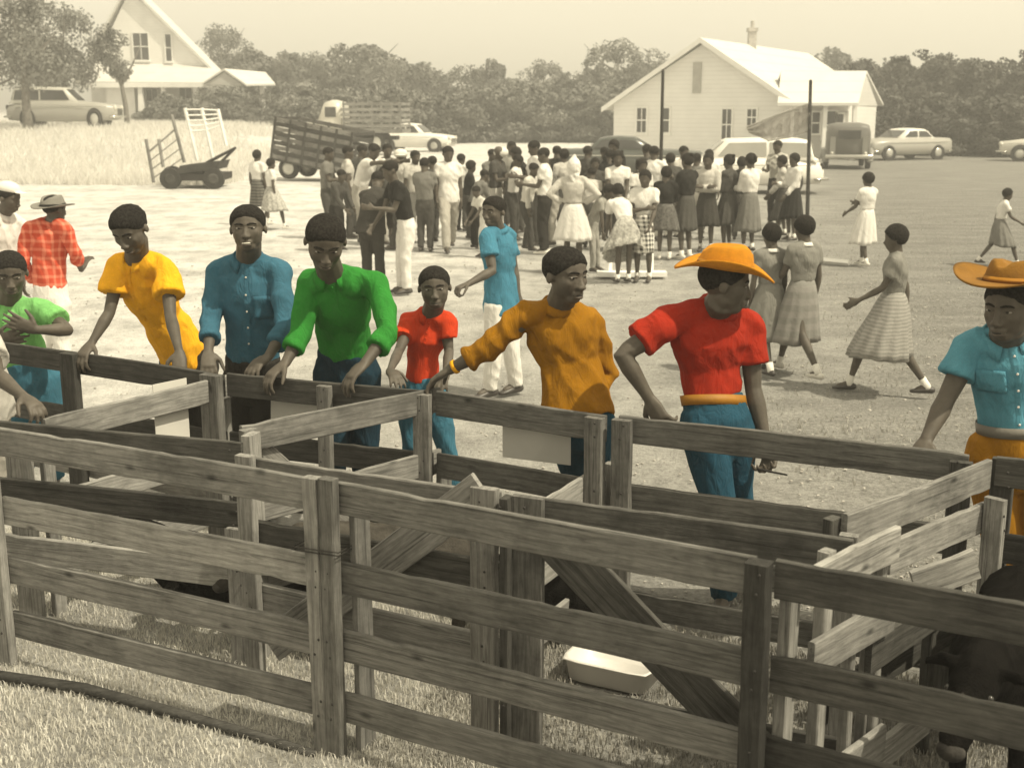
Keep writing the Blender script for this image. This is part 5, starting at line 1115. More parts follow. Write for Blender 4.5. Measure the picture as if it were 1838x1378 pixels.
def stake_truck():
    p = ground_at(636, 64); e = empty('stake_truck', p, 'pale stake bed truck parked left of the white sedan', 'truck'); e.rotation_euler = (0, 0, math.radians(172)); e.scale = (1, 1, 1.22); P_ = paint('truck_cream', (.56, .54, .48))
    g = Geo(); loft(g, [(.35, .86, .6, 1.25), (.42, .88, .6, 2.05), (.9, .88, .6, 2.15), (1.3, .86, .6, 2.05), (1.6, .84, .6, 1.4)], [(1, 0), (1, .4), (.96, .7), (.86, .95), (.5, 1)]); g.build('cab', P_, e, True, org=Z0)
    g = Geo(); loft(g, [(1.5, .80, .6, 1.38), (2.3, .66, .6, 1.28), (2.55, .58, .62, 1.1)], [(1, 0), (1, .5), (.8, .9), (.4, 1)]); g.build('hood', P_, e, True, org=Z0)
    for s in (-1, 1):
        g = Geo(); g.box((.92, s * .875, 1.66), (.28, .012, .20)); g.build('window_pane', M_GLASS, e, org=Z0)
        g = Geo(); g.tube([(1.45, s * .84, .5), (1.75, s * .86, .92), (2.15, s * .86, .92), (2.5, s * .82, .55)], [(.05, .14)] * 4, sv=(0, 0, 1)); g.build('fender', P_, e, True, org=Z0)
        wheel(e, 1.95, s * .82, .40); wheel(e, -1.4, s * .82, .42)
        for i in range(7):
            g = Geo(); g.box((.2 - i * .48, s * 1.0, 1.52), (.035, .03, .55)); g.build('stake', M_WOODL, e, org=Z0)
        for i in range(5):
            g = Geo(); g.box((-1.25, s * 1.035, 1.10 + i * .22), (1.5, .012, .055)); g.build('side_board', M_WOODL, e, org=Z0)
        g = Geo(); g.ell((2.5, s * .6, 1.05), .11); g.build('headlight', M_LAMP, e, True, org=Z0)
    for x in (.22, -2.72):
        for i in range(5):
            g = Geo(); g.box((x, 0, 1.10 + i * .22), (.012, 1.0, .055)); g.build('end_board', M_WOODL, e, org=Z0)
    g = Geo(); g.box((-1.25, 0, .90), (1.5, 1.02, .07)); g.build('bed', M_WOOD, e, org=Z0); g = Geo(); g.box((0, 0, .62), (2.3, .4, .08)); g.build('chassis', M_DARK, e, org=Z0)
    g = Geo(); g.box((1.47, 0, 1.66), (.012, .66, .18), Matrix.Rotation(math.radians(-22), 3, 'Y')); g.build('windscreen', M_GLASS, e, org=Z0)
stake_truck()
def slat_trailer():
    """high slatted stock trailer, tongue resting on the ground to the right"""
    Y = 41.0; e = empty('stock_trailer', ground_at(555, Y), 'high slatted stock trailer tipped down towards the crowd', 'trailer'); e.rotation_euler = (0, math.radians(10), math.radians(-16)); L, Wd, h0, h1 = 2.75, 1.7, .58, 1.86
    for s in (-1, 1):
        for i in range(9):
            z = h0 + .06 + i * (h1 - h0 - .1) / 8; g = Geo(); g.box((.3, s * Wd / 2, z), (L / 2, .012, .062)); g.build('slat', (M_WOOD, M_WOODD)[i % 2], e, org=Z0)
        for i in range(6):
            g = Geo(); g.box((.3 - L / 2 + .04 + i * (L - .08) / 5, s * (Wd / 2 + .03), (h0 + h1) / 2), (.035, .02, (h1 - h0) / 2 + .03)); g.build('stake', M_WOODD, e, org=Z0)
        wheel(e, -.45, s * (Wd / 2 - .15), .34); 
    for x in (.3 - L / 2, .3 + L / 2):
        for i in range(7):
            z = h0 + .06 + i * (h1 - h0 - .1) / 6; g = Geo(); g.box((x, 0, z), (.012, Wd / 2, .05)); g.build('slat', M_WOODD, e, org=Z0)
    g = Geo(); g.box((.3, 0, h0 - .03), (L / 2, Wd / 2, .04)); g.build('floor', M_WOODD, e, org=Z0)
    g = Geo(); g.tube([(.3 + L / 2, .4, h0 - .05), (3.4, 0, .45)], [.04, .04]); g.tube([(.3 + L / 2, -.4, h0 - .05), (3.4, 0, .45)], [.04, .04]); g.build('tongue', M_DARK, e, org=Z0)
    g = Geo(); g.box((-1.0, -Wd / 2 + .15, .28), (.02, .02, .02)); 
    for s in (-1, 1): g.tube([(-.45, s * .6, .34), (-.45, s * .6, h0)], [.03, .03])
    g.build('axle_bracket', M_DARK, e, org=Z0)
slat_trailer()
def flat_cart():
    """low two wheeled trailer with a tall white ladder rack leaning back over it"""
    Y = 37.0; e = empty('ladder_cart', ground_at(345, Y), 'low dark two wheeled trailer with a tall white ladder rack', 'trailer'); o = world_loc(e)
    def pp(px, py, dy=0): return at_y(px, py, Y + dy)
    g = Geo(); A, B = pp(318, 322), pp(396, 318); g.box(((A.x + B.x) / 2, Y + .3, (A.z + B.z) / 2 + .05), ((B.x - A.x) / 2 + .1, .8, .10)); g.build('bed', M_DARK, e)
    g = Geo(); A = pp(322, 300); B = pp(395, 292); g.prism([A + Vector((0, -.5, -.18)), B + Vector((0, -.5, -.18)), B + Vector((.1, -.5, .06)), A + Vector((.15, -.5, .06))], (0, 1.4, 0)); g.build('box_body', M_WOODD, e)
    for px, dy in ((306, -.5), (384, -.55), (310, 1.0), (380, 1.0)):
        q = pp(px, 318, dy); k = Geo(); k.tube([(q.x, Y + dy - .1, .30), (q.x, Y + dy + .1, .30)], [.30, .30], sv=(1, 0, 0), cap='flat', n=22); wl = k.build('wheel', M_TYRE, e)
        k = Geo(); k.tube([(q.x, Y + dy - .125, .30), (q.x, Y + dy - .1, .30)], [.12, .16], sv=(1, 0, 0), cap='flat', n=16); k.build('hub', M_WOODD, wl, org=o)
    g = Geo(); g.tube([pp(372, 292), pp(422, 266)], [.05, .04]); g.tube([pp(392, 296), pp(420, 268)], [.04, .04]); g.build('tongue', M_DARK, e)
    W_ = M_TRIM
    ups = [(pp(332, 194), pp(354, 288)), (pp(362, 194), pp(382, 284)), (pp(391, 196), pp(406, 262))]
    for a, b in ups: g = Geo(); g.tube([a, b], [(.055, .03)] * 2, cap='flat', n=4); g.build('upright', W_, e)
    for t in (.03, .14, .24, .34, .44):
        g = Geo(); g.tube([lerp(*ups[0], t), lerp(*ups[1], t), lerp(*ups[2], t)], [(.028, .02)] * 3, cap='flat', n=4); g.build('rung', W_, e)
    for a, b in (((262, 250), (276, 328)), ((285, 250), (293, 300)), ((308, 206), (331, 292))):
        g = Geo(); g.tube([pp(*a), pp(*b)], [(.05, .025)] * 2, cap='flat', n=4); g.build('side_stake', M_WOODL, e)
    for i in range(4):
        g = Geo(); t = .3 + i * .2; g.tube([lerp(pp(262, 250), pp(276, 328), t), lerp(pp(308, 206), pp(331, 292), t)], [(.03, .015)] * 2, cap='flat', n=4); g.build('side_slat', M_WOODL, e)
flat_cart()
# ================================================================== POLES, NET, ODD PIECES
def poles():
    Ya, Yb = 29.0, 26.5; a0, a1 = at_y(1190, 127, Ya), at_y(1186, 300, Ya); b0, b1 = at_y(1455, 146, Yb), at_y(1449, 390, Yb)
    for p, q, lb in ((a0, a1, 'tall dark net pole standing in the crowd before the schoolhouse'), (b0, b1, 'tall dark net pole standing right of the crowd')):
        d = (q - p); foot = p + d * ((p.z + .1) / -d.z); g = Geo(); g.tube([foot, p], [.045, .035], n=10); tag(g.build('net_pole', M_DARK if p is a0 else M_WOODD, None, True), lb, 'pole', 'net poles')
    # slack game net gathered towards the right hand pole
    P = [at_y(1340, 228, Yb + .8), at_y(1375, 214, Yb + .6), at_y(1415, 198, Yb + .3), at_y(1453, 186, Yb)]; Q = [at_y(1345, 238, Yb + .8), at_y(1378, 252, Yb + .6), at_y(1415, 246, Yb + .3), at_y(1453, 236, Yb)]
    def cv(A, t): f = t * 3; i = min(2, int(f)); return lerp(A[i], A[i + 1], f - i)
    e = empty('game_net', world := P[0].copy(), 'slack grey game net hanging from the right hand pole', 'net'); g = Geo(); n = 46
    for i in range(n + 1): a, b = cv(P, i / n), cv(Q, i / n); g.tube([a, lerp(a, b, .5) + Vector((0, .05 * math.sin(i), 0)), b], [.011] * 3, n=3)
    for j in range(15): g.tube([lerp(cv(P, i / 12), cv(Q, i / 12), j / 14) + Vector((0, .04 * math.sin(i + j), 0)) for i in range(13)], [.011] * 13, n=3)
    tag(g.build('mesh_cords', M_MGRYN, e), kind='stuff')
    g = Geo(); g.tube([q + Vector((0, 0, -.02)) for q in Q[1:]], [(.03, .008)] * 3, n=4, cap='flat'); g.build('bottom_tape', M_TRIM, e)
    g = Geo(); g.tube(P, [(.025, .008)] * 4, n=4, cap='flat'); g.build('top_tape', M_MGRYN, e)
M_MGRYN = plain('net_cord', (.48, .46, .43), .9, .1, 5, 0)
poles()
g = Geo(); a, b = at_z(1436, 464, .05), at_z(1524, 472, .05); g.tube([a, b], [(.045, .045)] * 2, cap='flat', n=4); tag(g.build('white_timber', M_TRIM), 'white timber lying on the ground left of the girl in the white dress', 'timber')
def bench():
    Y = at_z(1130, 497, 0).y; e = empty('white_stand', at_z(1130, 497, 0), 'low white wooden stand behind the bending girl', 'stand')
    for px, t in ((1092, 470), (1166, 418)):
        a, b = at_y(px, 498, Y), at_y(px, t, Y); g = Geo(); g.tube([(a.x, Y, 0), (a.x, Y, b.z)], [.05, .05], cap='flat', n=4); g.build('post', M_TRIM, e)
    a, b = at_y(1072, 492, Y - .1), at_y(1196, 489, Y - .1); g = Geo(); g.box(((a.x + b.x) / 2, Y - .1, .06), ((b.x - a.x) / 2, .12, .03)); g.build('base_board', M_TRIM, e)
bench()
# ================================================================== THE CROWD
C_PAT = plain('speckled_print', (.40, .39, .36), .9, .5, 28, .3); C_CHK = stripes('checked_cloth', (.05, .05, .045), (.70, .68, .63), 2, .06, .5, True, .05); C_STR = stripes('striped_shirt', (.30, .29, .26), (.62, .60, .55), 0, .05, .5)
C_DSTR = stripes('dark_striped_skirt', (.06, .058, .052), (.16, .155, .14), 2, .06, .5); C_GDR = cloth('grey_dress', (.23, .225, .205)); C_GHEM = stripes('grey_dress_bands', (.215, .21, .195), (.25, .24, .225), 2, .11, .5); C_DRS = cloth('dark_skirt', (.085, .082, .075)); C_HDR = stripes('lined_dress', (.22, .215, .20), (.29, .28, .26), 2, .028, .5)
C_SUIT = cloth('dark_suit', (.055, .052, .047))
def pose(px, fy, ty, yaw, arms=('down', 'down'), lean=0, walk=0, ht=None, hyaw=0, hpitch=8, side_lean=0, Y=None):
    p = at_z(px, fy, 0); 
    if Y: p = at_y(px, fy, Y); p.z = 0
    if ht is None: ht = at_y(px, ty, p.y).z
    B = basis(yaw); R, F, U = B.col[0], B.col[1], Vector((0, 0, 1)); a = math.radians(lean); up = (U * math.cos(a) + F * math.sin(a)).normalized(); up = (up + R * side_lean).normalized()
    fr = (F * math.cos(a) - U * math.sin(a)).normalized(); s = ht / 1.72
    back = F * (-.10 * ht * math.sin(a)); pel = p + U * .515 * ht + back; N = pel + up * .315 * ht; Mh = basis(yaw + hyaw, hpitch + lean * .6); hd = N + (up * .7 + U * .3).normalized() * .10 * ht + Mh.col[1] * .015 * ht
    sh = .098 * ht; J = dict(head=hd, neck=N, pelvis=pel, sa=N + R * sh - up * .025 * ht, sb=N - R * sh - up * .025 * ht); J['spine'] = lerp(pel, N, .5) + (-fr) * .02 * ht * math.sin(a) * 2
    for k, sg in (('a', 1), ('b', -1)):
        S_, ar = J['s' + k], arms[0 if k == 'a' else 1]; X = R * sg; u, f = .17 * ht, .15 * ht
        jig = random.uniform(-.1, .1)
        E_, D_ = {'down': (-U + X * .12 + F * jig, -U + F * .18 + X * .02), 'hips': (X * .75 - U * .75 - F * .25, -X * .75 - U * .45 + F * .3), 'folded': (-U + F * .25 + X * .1, F * .45 - X * .95 + U * .18), 'fwd': (-U + F * .30, F * .95 - X * .2 + U * .12),
                  'low': (-U + F * .35, F * .6 - U * .75 - X * .15), 'point': (F + U * .05 + X * .1, F + U * .08), 'hang': (-U + F * .15, -U + F * .1), 'swing': (-U + F * .45, -U * .5 + F * .85), 'back': (-U - F * .35 + X * .1, -X * .6 - U * .7 - F * .1), 'rear': (-U - F * .45, -U * .9 - F * .1), 'face': (-U * .8 + F * .5, U * .8 + F * .4 - X * .3)}[ar]
        J['e' + k] = S_ + E_.normalized() * u; J['w' + k] = J['e' + k] + D_.normalized() * f; J['h' + k] = J['w' + k] + D_.normalized() * .06 * ht
    for k, sg, w in (('a', 1, walk), ('b', -1, -walk)):
        ft = p + R * sg * .055 * ht + F * w * .26 * ht + U * (.045 * ht + max(0, -w) * .03 * ht); hp = pel + R * sg * .05 * ht; kn = lerp(hp, ft, .5) + F * (.02 * ht + abs(w) * .03 * ht); J['f' + k] = ft; J['k' + k] = kn
    return J, dict(s=s, H=.15 * ht, M=Mh, fwd=fr, ht=ht, toea=F, toeb=F, tha=1, thb=-1, pna=-R, pnb=R, ta=F)
GC = 'young people of the crowd in the yard'
def cp(px, fy, ty, yaw, label, top, low, lowmat, arms=('down', 'down'), **k):
    pk = {q: k.pop(q) for q in ('lean', 'walk', 'ht', 'hyaw', 'hpitch', 'side_lean', 'Y') if q in k}
    J, o = pose(px, fy, ty, yaw, arms, **pk); o.update(label=label, top=top, low=low, lowmat=lowmat, group=GC); o.setdefault('hair', 'crop'); o['fat'] = 1.12; o.update(k)
    if low in ('skirt', 'dress'): o['fat'] = k.get('fat', 1.02); o.setdefault('hem', .39); o.setdefault('flare', .25); o.setdefault('sock', M_SOCK)
    return person(J, o)
DD, FF, HH, LL = ('down', 'down'), ('fwd', 'fwd'), ('hips', 'hips'), ('low', 'low')
SK = dict(hair='short')
# left pair apart from the crowd
cp(466, 404, 270, 150, 'child in a white blouse and dark banded skirt walking away at the left', C_WHT, 'skirt', C_DSTR, walk=.5, hair='short', shoe=M_SHOEW, hem=0.36)
cp(490, 412, 285, 120, 'smaller child in a white top and pale print skirt beside the banded skirt', C_WHT, 'skirt', C_PAT, walk=.6, hair='short', shoe=M_SHOEW, flare=0.36, hem=0.34)
# left part of the crowd
cp(608, 450, 302, 55, 'boy in a dark jacket at the left end of the crowd', C_DGRY, 'trousers', C_BLK, LL, lean=14, sleeve='long', fat=1.1)
cp(655, 436, 250, 60, 'youth in a white shirt reaching across at the left of the crowd', C_WHT, 'trousers', C_KHK, ('point', 'point'), lean=26, hair='crop')
cp(627, 428, 262, 100, 'boy half hidden behind the reaching youth in white', C_LGT, 'trousers', C_DGRY, DD)
cp(672, 522, 318, 170, 'man in a dark suit bending forward with his back to us', C_SUIT, 'trousers', C_SUIT, LL, lean=34, sleeve='long', fat=1.2, untucked=.10, ht=1.62, hpitch=20, depth=1.15)
cp(726, 527, 284, -65, 'slim youth in a black shirt and white trousers leaning to the left', C_BLKS, 'trousers', C_WHT, ('low', 'fwd'), lean=16, fat=.95)
cp(705, 448, 296, -80, 'boy looking down behind the youth in the black shirt', C_DGRY, 'trousers', C_DGRY, LL, lean=14, hpitch=24)
cp(698, 425, 258, 20, 'boy facing us at the back of the left group', C_MGRY, 'trousers', C_DGRY)
pr_, _, _ = cp(722, 432, 268, 0, 'boy with a white cap at the back of the left group', C_LGT, 'trousers', C_DGRY, hair='none'); 
q = at_z(722, 432, 0); hz = at_y(722, 276, q.y); g = Geo(); g.ell((q.x, q.y, hz.z), (.125, .14, .09)); g.ell((q.x, q.y - .12, hz.z - .02), (.10, .10, .015)); g.build('cap', M_SHOEW, pr_, True)
cp(747, 436, 270, 30, 'boy with a pale headband behind the grey shirted boy', C_LGT, 'trousers', C_MGRY)
cp(764, 452, 283, 170, 'boy in a grey shirt and dark trousers seen from behind', C_MGRY, 'trousers', C_DGRY, LL, sleeve='short')
cp(806, 450, 262, 12, 'tall youth in a loose white shirt and khaki trousers striding left', C_WHT, 'trousers', C_KHK, ('down', 'down'), walk=.75, untucked=.08, hpitch=14, leg=1.1)
cp(828, 415, 276, 150, 'child in a white shirt half hidden behind the tall youth', C_WHT, 'trousers', C_DGRY)
cp(854, 446, 300, 120, 'boy in a dark grey sweater leaning in behind the walking blue shirt', C_MGRY, 'trousers', C_BLK, LL, lean=24, sleeve='long')
cp(868, 462, 330, -60, 'small child in white trousers partly hidden by the walking boy in blue', C_CRM, 'trousers', C_WHT, LL, lean=20)
pq_, _, _ = cp(890, 430, 262, 60, 'youth in a dark knit shirt and white cap looking down to the right', C_DGRY, 'trousers', C_LGT, FF, hpitch=26, lean=6, hair='none', sleeve='short')
q = at_z(890, 430, 0); hz = at_y(899, 274, q.y); g = Geo(); g.ell((hz.x, q.y, hz.z), (.13, .13, .10)); g.build('cap', M_SHOEW, pq_, True)
cp(918, 410, 254, 10, 'youth standing at the back between the two white shirts', C_GRY, 'trousers', C_DGRY)
cp(922, 432, 276, 75, 'youth in a white T-shirt looking down at his hands', C_WHT, 'trousers', C_DGRY, FF, lean=8, hpitch=34)
cp(960, 440, 252, -70, 'tall youth in a white shirt facing left in the middle of the crowd', C_WHT, 'trousers', C_DGRY, FF, hpitch=18)
cp(977, 456, 265, -100, 'youth in a white shirt and black trousers with pale shoes', C_WHT, 'trousers', C_BLK, ('down', 'fwd'), hpitch=20, shoe=M_SHOEW, leg=1.08)
cp(998, 412, 262, 150, 'person in a dark jacket behind the headscarf girl', C_BLKS, 'trousers', C_BLK, sleeve='long')
cp(1012, 425, 268, -160, 'girl in a pale grey blouse behind the headscarf girl', C_LGT, 'skirt', C_DRS, **SK)
cp(1028, 490, 284, 175, 'girl with a white headscarf, grey blouse and white pleated skirt, hands on hips', C_LGT, 'skirt', C_WHT, HH, hair='none', sleeve='long', hem=0.32, flare=0.28, face=False)
q = at_z(1028, 490, 0); hz = at_y(1028, 302, q.y); g = Geo(); g.ell((q.x, q.y, hz.z + .02), (.10, .12, .13)); g.tube([(q.x, q.y + .02, hz.z - .02), (q.x, q.y - .07, hz.z - .11), (q.x, q.y - .09, hz.z - .20)], [(.095, .09), (.07, .035), (.02, .012)]); g.tube([(q.x, q.y, hz.z + .08), (q.x + .005, q.y, hz.z + .17)], [.06, .025]); me = remeshed(g, 'headscarf', .012, 2); wrinkle(me, .012, 14); tag(link('headscarf', me, C_WHT, None, True), 'white headscarf knotted on the girl with hands on hips', 'headscarf')
cp(1052, 418, 262, 140, 'person with dark hair standing behind the headscarf girl to the right', C_DGRY, 'trousers', C_DGRY)
cp(1066, 430, 284, 0, 'boy with close cropped fair cap hair among the girls', C_DGRY, 'trousers', C_DGRY, hair='short')
cp(1082, 410, 264, 30, 'youth at the back row left of the girl in white', C_MGRY, 'trousers', C_DGRY)
cp(1106, 446, 272, 0, 'girl facing us in a bright white blouse above the bending girl', C_WHT, 'skirt', C_DRS, LL, hair='curl')
cp(1100, 412, 252, -30, 'youth with tall dark hair at the back of the crowd centre', C_BLKS, 'trousers', C_DGRY, hair='afro')
cp(1068, 488, 345, 60, 'child in a grey shirt and shorts stooping beside the bending girl', C_GRY, 'trousers', C_GRY, ('hang', 'hang'), lean=30, hair='short', ht=1.32, leg=.85)
cp(1118, 508, 340, -165, 'girl in a white blouse and speckled skirt bending forward with her back to us', C_WHT, 'skirt', C_PAT, ('low', 'low'), lean=38, ht=1.42, hair='short', hem=0.32, flare=0.33, shoe=M_SHOE)
cp(1154, 506, 306, -15, 'girl in a white T-shirt and checked trousers looking at us', C_WHT, 'skirt', C_CHK, ('folded', 'low'), hair='short', hem=0.34, flare=0.15, shoe=M_SHOE)
cp(1148, 452, 286, 20, 'girl behind the one in the checked cloth', C_WHT, 'skirt', C_DRS, hair='curl')
cp(1170, 432, 262, 160, 'youth in a white shirt beside the net pole', C_WHT, 'trousers', C_CRM, HH)
cp(1192, 466, 300, 170, 'girl in a black blouse and dark skirt seen from behind with white socks', C_BLKS, 'skirt', plain('mottled_dark', (.11, .106, .098), .9, .6, 30, .3), FF, sleeve='long', hair='afro', hem=0.29, flare=0.29, shoe=M_SHOEW)
cp(1230, 465, 276, -140, 'girl in a black cardigan and grey skirt with white ankle socks', C_BLKS, 'skirt', C_DRS, LL, sleeve='long', hair='bun', hem=0.33, flare=0.21, shoe=M_SHOEW)
cp(1222, 418, 262, 30, 'boy at the back above the girl in the black cardigan', C_LGT, 'trousers', C_DGRY)
cp(1266, 452, 276, -20, 'girl in a pale sweater and long dark skirt with folded arms', C_LGT, 'skirt', C_SUIT, ('folded', 'folded'), sleeve='long', hair='bun', hem=0.34, flare=0.22)
cp(1268, 418, 268, 0, 'boy whose head shows above the girl in the pale sweater', C_WHT, 'trousers', C_DGRY)
cp(1304, 450, 278, -130, 'stout girl in a dark grey dress with folded arms', C_DGRY, 'dress', C_DGRY, ('folded', 'folded'), sleeve='long', hair='bun', hem=0.34, flare=0.26, fat=1.15)
cp(1342, 452, 276, -150, 'girl in a bright white blouse and long dark skirt seen from behind', C_WHT, 'skirt', C_MGRY, ('fwd', 'fwd'), sleeve='long', hair='pony', hem=0.40, flare=0.24)
cp(1390, 405, 252, -40, 'man in a striped pale shirt standing beside the white wagon', C_STR, 'trousers', C_BLK, ('fwd', 'down'))
cp(1420, 432, 276, -70, 'woman in a black jumper dress with white sleeves by the right net pole', C_WHT, 'dress', C_BLKS, ('fwd', 'low'), sleeve='long', hair='short', hem=0.36, flare=0.26)
# right hand field
cp(1550, 478, 311, -150, 'girl in a white dress walking away across the right hand field', C_WHT, 'dress', C_WHT, ('fwd', 'swing'), walk=.35, hair='afro', hem=0.38, flare=0.26, shoe=M_SHOEW)
cp(1790, 478, 338, 78, 'girl in a white blouse and grey skirt running at the far right', C_WHT, 'skirt', C_MGRY, ('swing', 'rear'), walk=.9, lean=8, hair='short', hem=0.34, flare=0.34)
cp(1375, 672, 404, -160, 'girl in a grey dress with white collar, left of the walking pair', C_GDR, 'dress', C_GDR, ('down', 'down'), walk=.55, hair='afro', collar=True, colmat=C_WHT, hem=0.38, flare=0.29, Y=None, shoe=M_SHOE, sockh=.2)
cp(1432, 676, 390, -150, 'girl in a grey dress with pale hem bands walking, right of the pair', C_GDR, 'dress', C_GHEM, ('down', 'swing'), walk=.9, hair='afro', collar=True, colmat=C_WHT, hem=0.40, flare=0.28, shoe=M_SHOEW, sockh=.2)
cp(1592, 708, 406, -104, 'girl in a lined grey dress striding alone across the field', C_GDR, 'dress', C_HDR, ('rear', 'swing'), walk=.85, hair='afro', hem=0.38, flare=0.38, sway=Vector((-.02, 0, 0)), shoe=M_SHOE, sockh=.22)

# more of the crowd, standing between and behind
FILL = [(590, 428, 262, 80, 'C_MGRY', 'boy in grey looking right at the far left of the crowd'), (642, 418, 256, 110, 'C_DGRY', 'dark shirted boy behind the youth reaching across'), (684, 440, 300, 60, 'C_LGT', 'boy in a pale shirt stooping between the suit and the black shirt'),
 (740, 418, 260, -20, 'C_WHT', 'boy in white behind the headband boy'), (778, 436, 280, -150, 'C_DGRY', 'dark shirted boy left of the tall youth in white'), (842, 428, 292, 100, 'C_BLKS', 'boy in black crouching forward right of the tall youth'), (878, 414, 268, 40, 'C_MGRY', 'grey shirted boy left of the knitted cap'),
 (905, 448, 300, 80, 'C_DGRY', 'boy bending with dark trousers below the knitted cap'), (936, 418, 262, -60, 'C_BLKS', 'boy in black behind the youth looking at his hands'), (948, 450, 290, 60, 'C_CRM', 'boy in cream standing before the tall youth facing left'), (990, 440, 282, -60, 'C_MGRY', 'boy in grey beside the black trousers and pale shoes'),
 (1040, 412, 258, 0, 'C_DGRY', 'dark haired youth above the white headscarf'), (1058, 446, 300, 170, 'C_LGT', 'child in pale grey tucked behind the headscarf girl'), (1092, 428, 268, 160, 'C_BLKS', 'youth in black behind the girl in bright white'), (1120, 416, 264, -10, 'C_DGRY', 'dark shirted youth in front of the dark sedan'),
 (1132, 440, 284, 30, 'C_MGRY', 'girl in grey behind the checked cloth girl'), (1160, 414, 258, 180, 'C_DGRY', 'dark jacket youth at the foot of the left net pole'), (1206, 428, 276, -160, 'C_DGRY', 'dark haired girl between the two black blouses'), (1246, 430, 276, 150, 'C_MGRY', 'girl in grey right of the black cardigan'),
 (1286, 426, 272, -160, 'C_DGRY', 'girl in charcoal left of the stout girl'), (1326, 432, 284, 170, 'C_BLKS', 'girl in black between the stout girl and the bright blouse'), (1402, 425, 280, -100, 'C_LGT', 'person in pale grey behind the woman in black')]
for i, (px, fy, ty, yw, c, lb) in enumerate(FILL):
    if i % 4 == 3 or i == 14: continue
    sk = px > 1130 and i % 2 == 1
    cp(px, fy, ty + random.uniform(-3, 3), yw, lb, globals()[c], 'skirt' if sk else 'trousers', (C_DRS, C_DGRY, C_KHK, C_BLK)[i % 4] if not sk else C_DRS, (FF, LL, DD, HH, ('down', 'fwd'))[i % 5], hair='short' if sk else ('crop', 'part', 'afro')[i % 3], lean=random.uniform(0, 16), sleeve=('short', 'long')[i % 2], walk=random.uniform(-.2, .3), side_lean=random.uniform(-.05, .05))
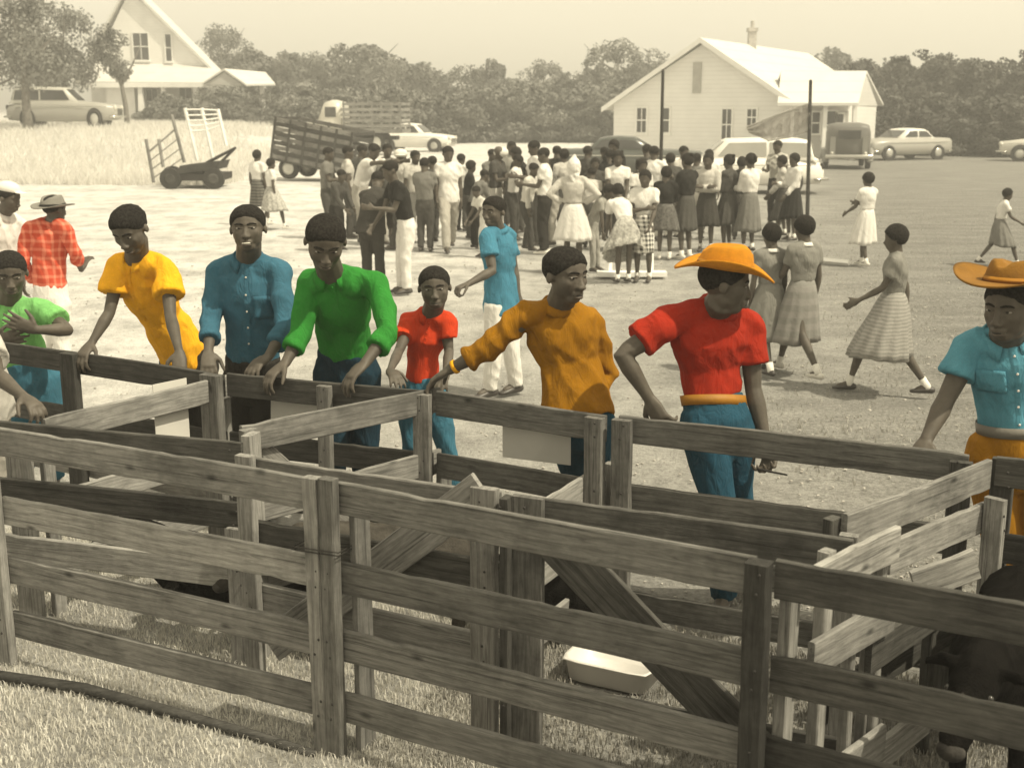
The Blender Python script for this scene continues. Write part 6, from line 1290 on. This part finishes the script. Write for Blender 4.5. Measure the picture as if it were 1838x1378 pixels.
# ================================================================== CALVES
M_HIDE = plain('black_hide', (.006, .0055, .005), .9, .4, 22, .5, spec=.04); M_HIDEB = plain('brown_hide', (.05, .045, .038), .75, .4, 16, .5, spec=.2); M_MUZ = plain('pale_muzzle', (.035, .032, .029), .85, .7, 16, .3)
def calf(org, yaw, s, label, mat, face=None, lying=False, headturn=0, headdrop=0.0):
    """stocky calf; local +Y is its head end"""
    e = empty('calf', org, label, 'calf'); R = Matrix.Rotation(math.radians(yaw), 3, 'Z'); o = Vector(org); zb = .22 if lying else .62
    def p(x, y, z): return o + R @ Vector((x, y, z)) * s
    g = Geo(); X = R @ Vector((1, 0, 0))
    g.tube([p(0, -.62, zb + .08), p(0, -.5, zb + .10), p(0, -.2, zb + .05), p(0, .15, zb + .04), p(0, .42, zb + .10), p(0, .55, zb + .16)], [(.17 * s, .20 * s), (.23 * s, .24 * s), (.24 * s, .25 * s), (.25 * s, .27 * s), (.21 * s, .26 * s), (.15 * s, .20 * s)], sv=X, n=18)
    ht = math.radians(headturn); hd = Vector((math.sin(ht), math.cos(ht), 0)); nb = Vector((0, .52, zb + .20)); hp = nb + Vector((hd.x * .22, hd.y * .28, .16 - headdrop)); mz = hp + Vector((hd.x * .30, hd.y * .30, -.20))
    P = lambda v: p(v.x, v.y, v.z)
    g.tube([P(nb - Vector((0, .1, .06))), P(lerp(nb, hp, .5)), P(hp)], [(.15 * s, .19 * s), (.12 * s, .15 * s), (.10 * s, .12 * s)], sv=X, n=14)
    g.tube([P(hp), P(lerp(hp, mz, .3)), P(lerp(hp, mz, .7)), P(mz)], [(.105 * s, .115 * s), (.10 * s, .10 * s), (.07 * s, .075 * s), (.062 * s, .06 * s)], sv=X, n=14)
    for x in (-1, 1):
        if not lying:
            g.tube([p(x * .13, .38, zb), p(x * .135, .40, zb * .55), p(x * .13, .39, .08), p(x * .13, .40, .01)], [.075 * s, .048 * s, .036 * s, .045 * s], n=10)
            g.tube([p(x * .14, -.42, zb), p(x * .15, -.36, zb * .68), p(x * .14, -.52, zb * .45), p(x * .14, -.50, .08), p(x * .14, -.48, .01)], [.11 * s, .07 * s, .042 * s, .034 * s, .045 * s], n=10)
        else:
            g.tube([p(x * .2, .35, .14), p(x * .28, .55, .07), p(x * .24, .35, .05)], [.07 * s, .045 * s, .04 * s], n=8)
            g.tube([p(x * .2, -.4, .16), p(x * .32, -.2, .12), p(x * .33, -.45, .05)], [.12 * s, .06 * s, .04 * s], n=8)
        ear = R @ Vector((x * math.cos(ht), -x * math.sin(ht), 0)); b = P(hp) + ear * .08 * s + Vector((0, 0, .04 * s)); g.tube([b, b + ear * .08 * s, b + ear * .15 * s - Vector((0, 0, .03 * s))], [(.02 * s, .03 * s), (.018 * s, .045 * s), (.01 * s, .015 * s)], n=8)
    me = remeshed(g, 'body', .012, 3, o); wrinkle(me, .006, 14, 3); link('body', me, mat, e, True)
    t = Geo(); t.tube([p(0, -.64, zb + .2), p(0, -.72, zb + .05), p(.02, -.71, zb - .25)], [.025 * s, .018 * s, .03 * s]); t.build('tail', mat, e, True)
    m = Geo(); dv = (P(mz) - P(hp)).normalized(); m.ell(P(mz) + dv * .025 * s, (.062 * s, .05 * s, .045 * s), R @ Matrix.Rotation(-ht, 3, 'Z'), 14, 10); m.build('muzzle', face or M_MUZ, e, True)
    upv = Vector((0, 0, 1)); nrm = (upv - dv * upv.dot(dv)).normalized()
    for x in (-1, 1):
        sd_ = R @ Vector((x * math.cos(ht), -x * math.sin(ht), 0)); k = Geo(); k.ell(lerp(P(hp), P(mz), .32) + sd_ * .088 * s + nrm * .035 * s, .018 * s); k.build('eye', M_EYEB, e, True)
    if face:
        k = Geo(); c0, c1 = lerp(P(hp), P(mz), .12) + nrm * .088 * s, lerp(P(hp), P(mz), .75) + nrm * .052 * s; k.tube([c0, lerp(c0, c1, .5) + nrm * .002, c1], [(.02 * s, .012 * s), (.035 * s, .02 * s), (.045 * s, .024 * s)], sv=X, n=10); k.build('blaze', face, e, True)
    return e
M_EYEB = plain('wet_eye', (.02, .018, .016), .1, .1, 5, 0, spec=.8)
q = at_z(1835, 1300, 0); calf((1.72, 3.98, 0), 150, .70, 'black calf with a pale face standing behind the fence at the lower right', M_HIDE, M_MUZ, headturn=6, headdrop=.12)
calf((.12, 5.3, 0), 60, .5, 'dark calf lying behind the falling brace in the middle pen', M_HIDE, None, lying=True)
calf((-.55, 5.0, 0), 95, .62, 'dark brown calf standing behind the rising brace', M_HIDEB, None, headdrop=.25)
calf((-1.36, 5.55, 0), 80, .6, 'black calf lying down in the left hand pen', M_HIDE, None, lying=True)
# ================================================================== HAZE
def haze(dens):
    g = Geo(); g.box((0, 335, 5.9), (415, 385, 7.1)); o = g.build('haze', None)
    m = bpy.data.materials.new('haze'); m.use_nodes = True; n = m.node_tree; n.nodes.remove(n.nodes['Principled BSDF'])
    v = n.nodes.new('ShaderNodeVolumePrincipled'); v.inputs['Color'].default_value = (.96, .95, .92, 1); v.inputs['Density'].default_value = dens; v.inputs['Anisotropy'].default_value = 0.25
    n.links.new(v.outputs[0], n.nodes['Material Output'].inputs['Volume']); o.data.materials.append(m); tag(o, kind='stuff')
haze(0.004)
bpy.data.scenes.remove(TMP)
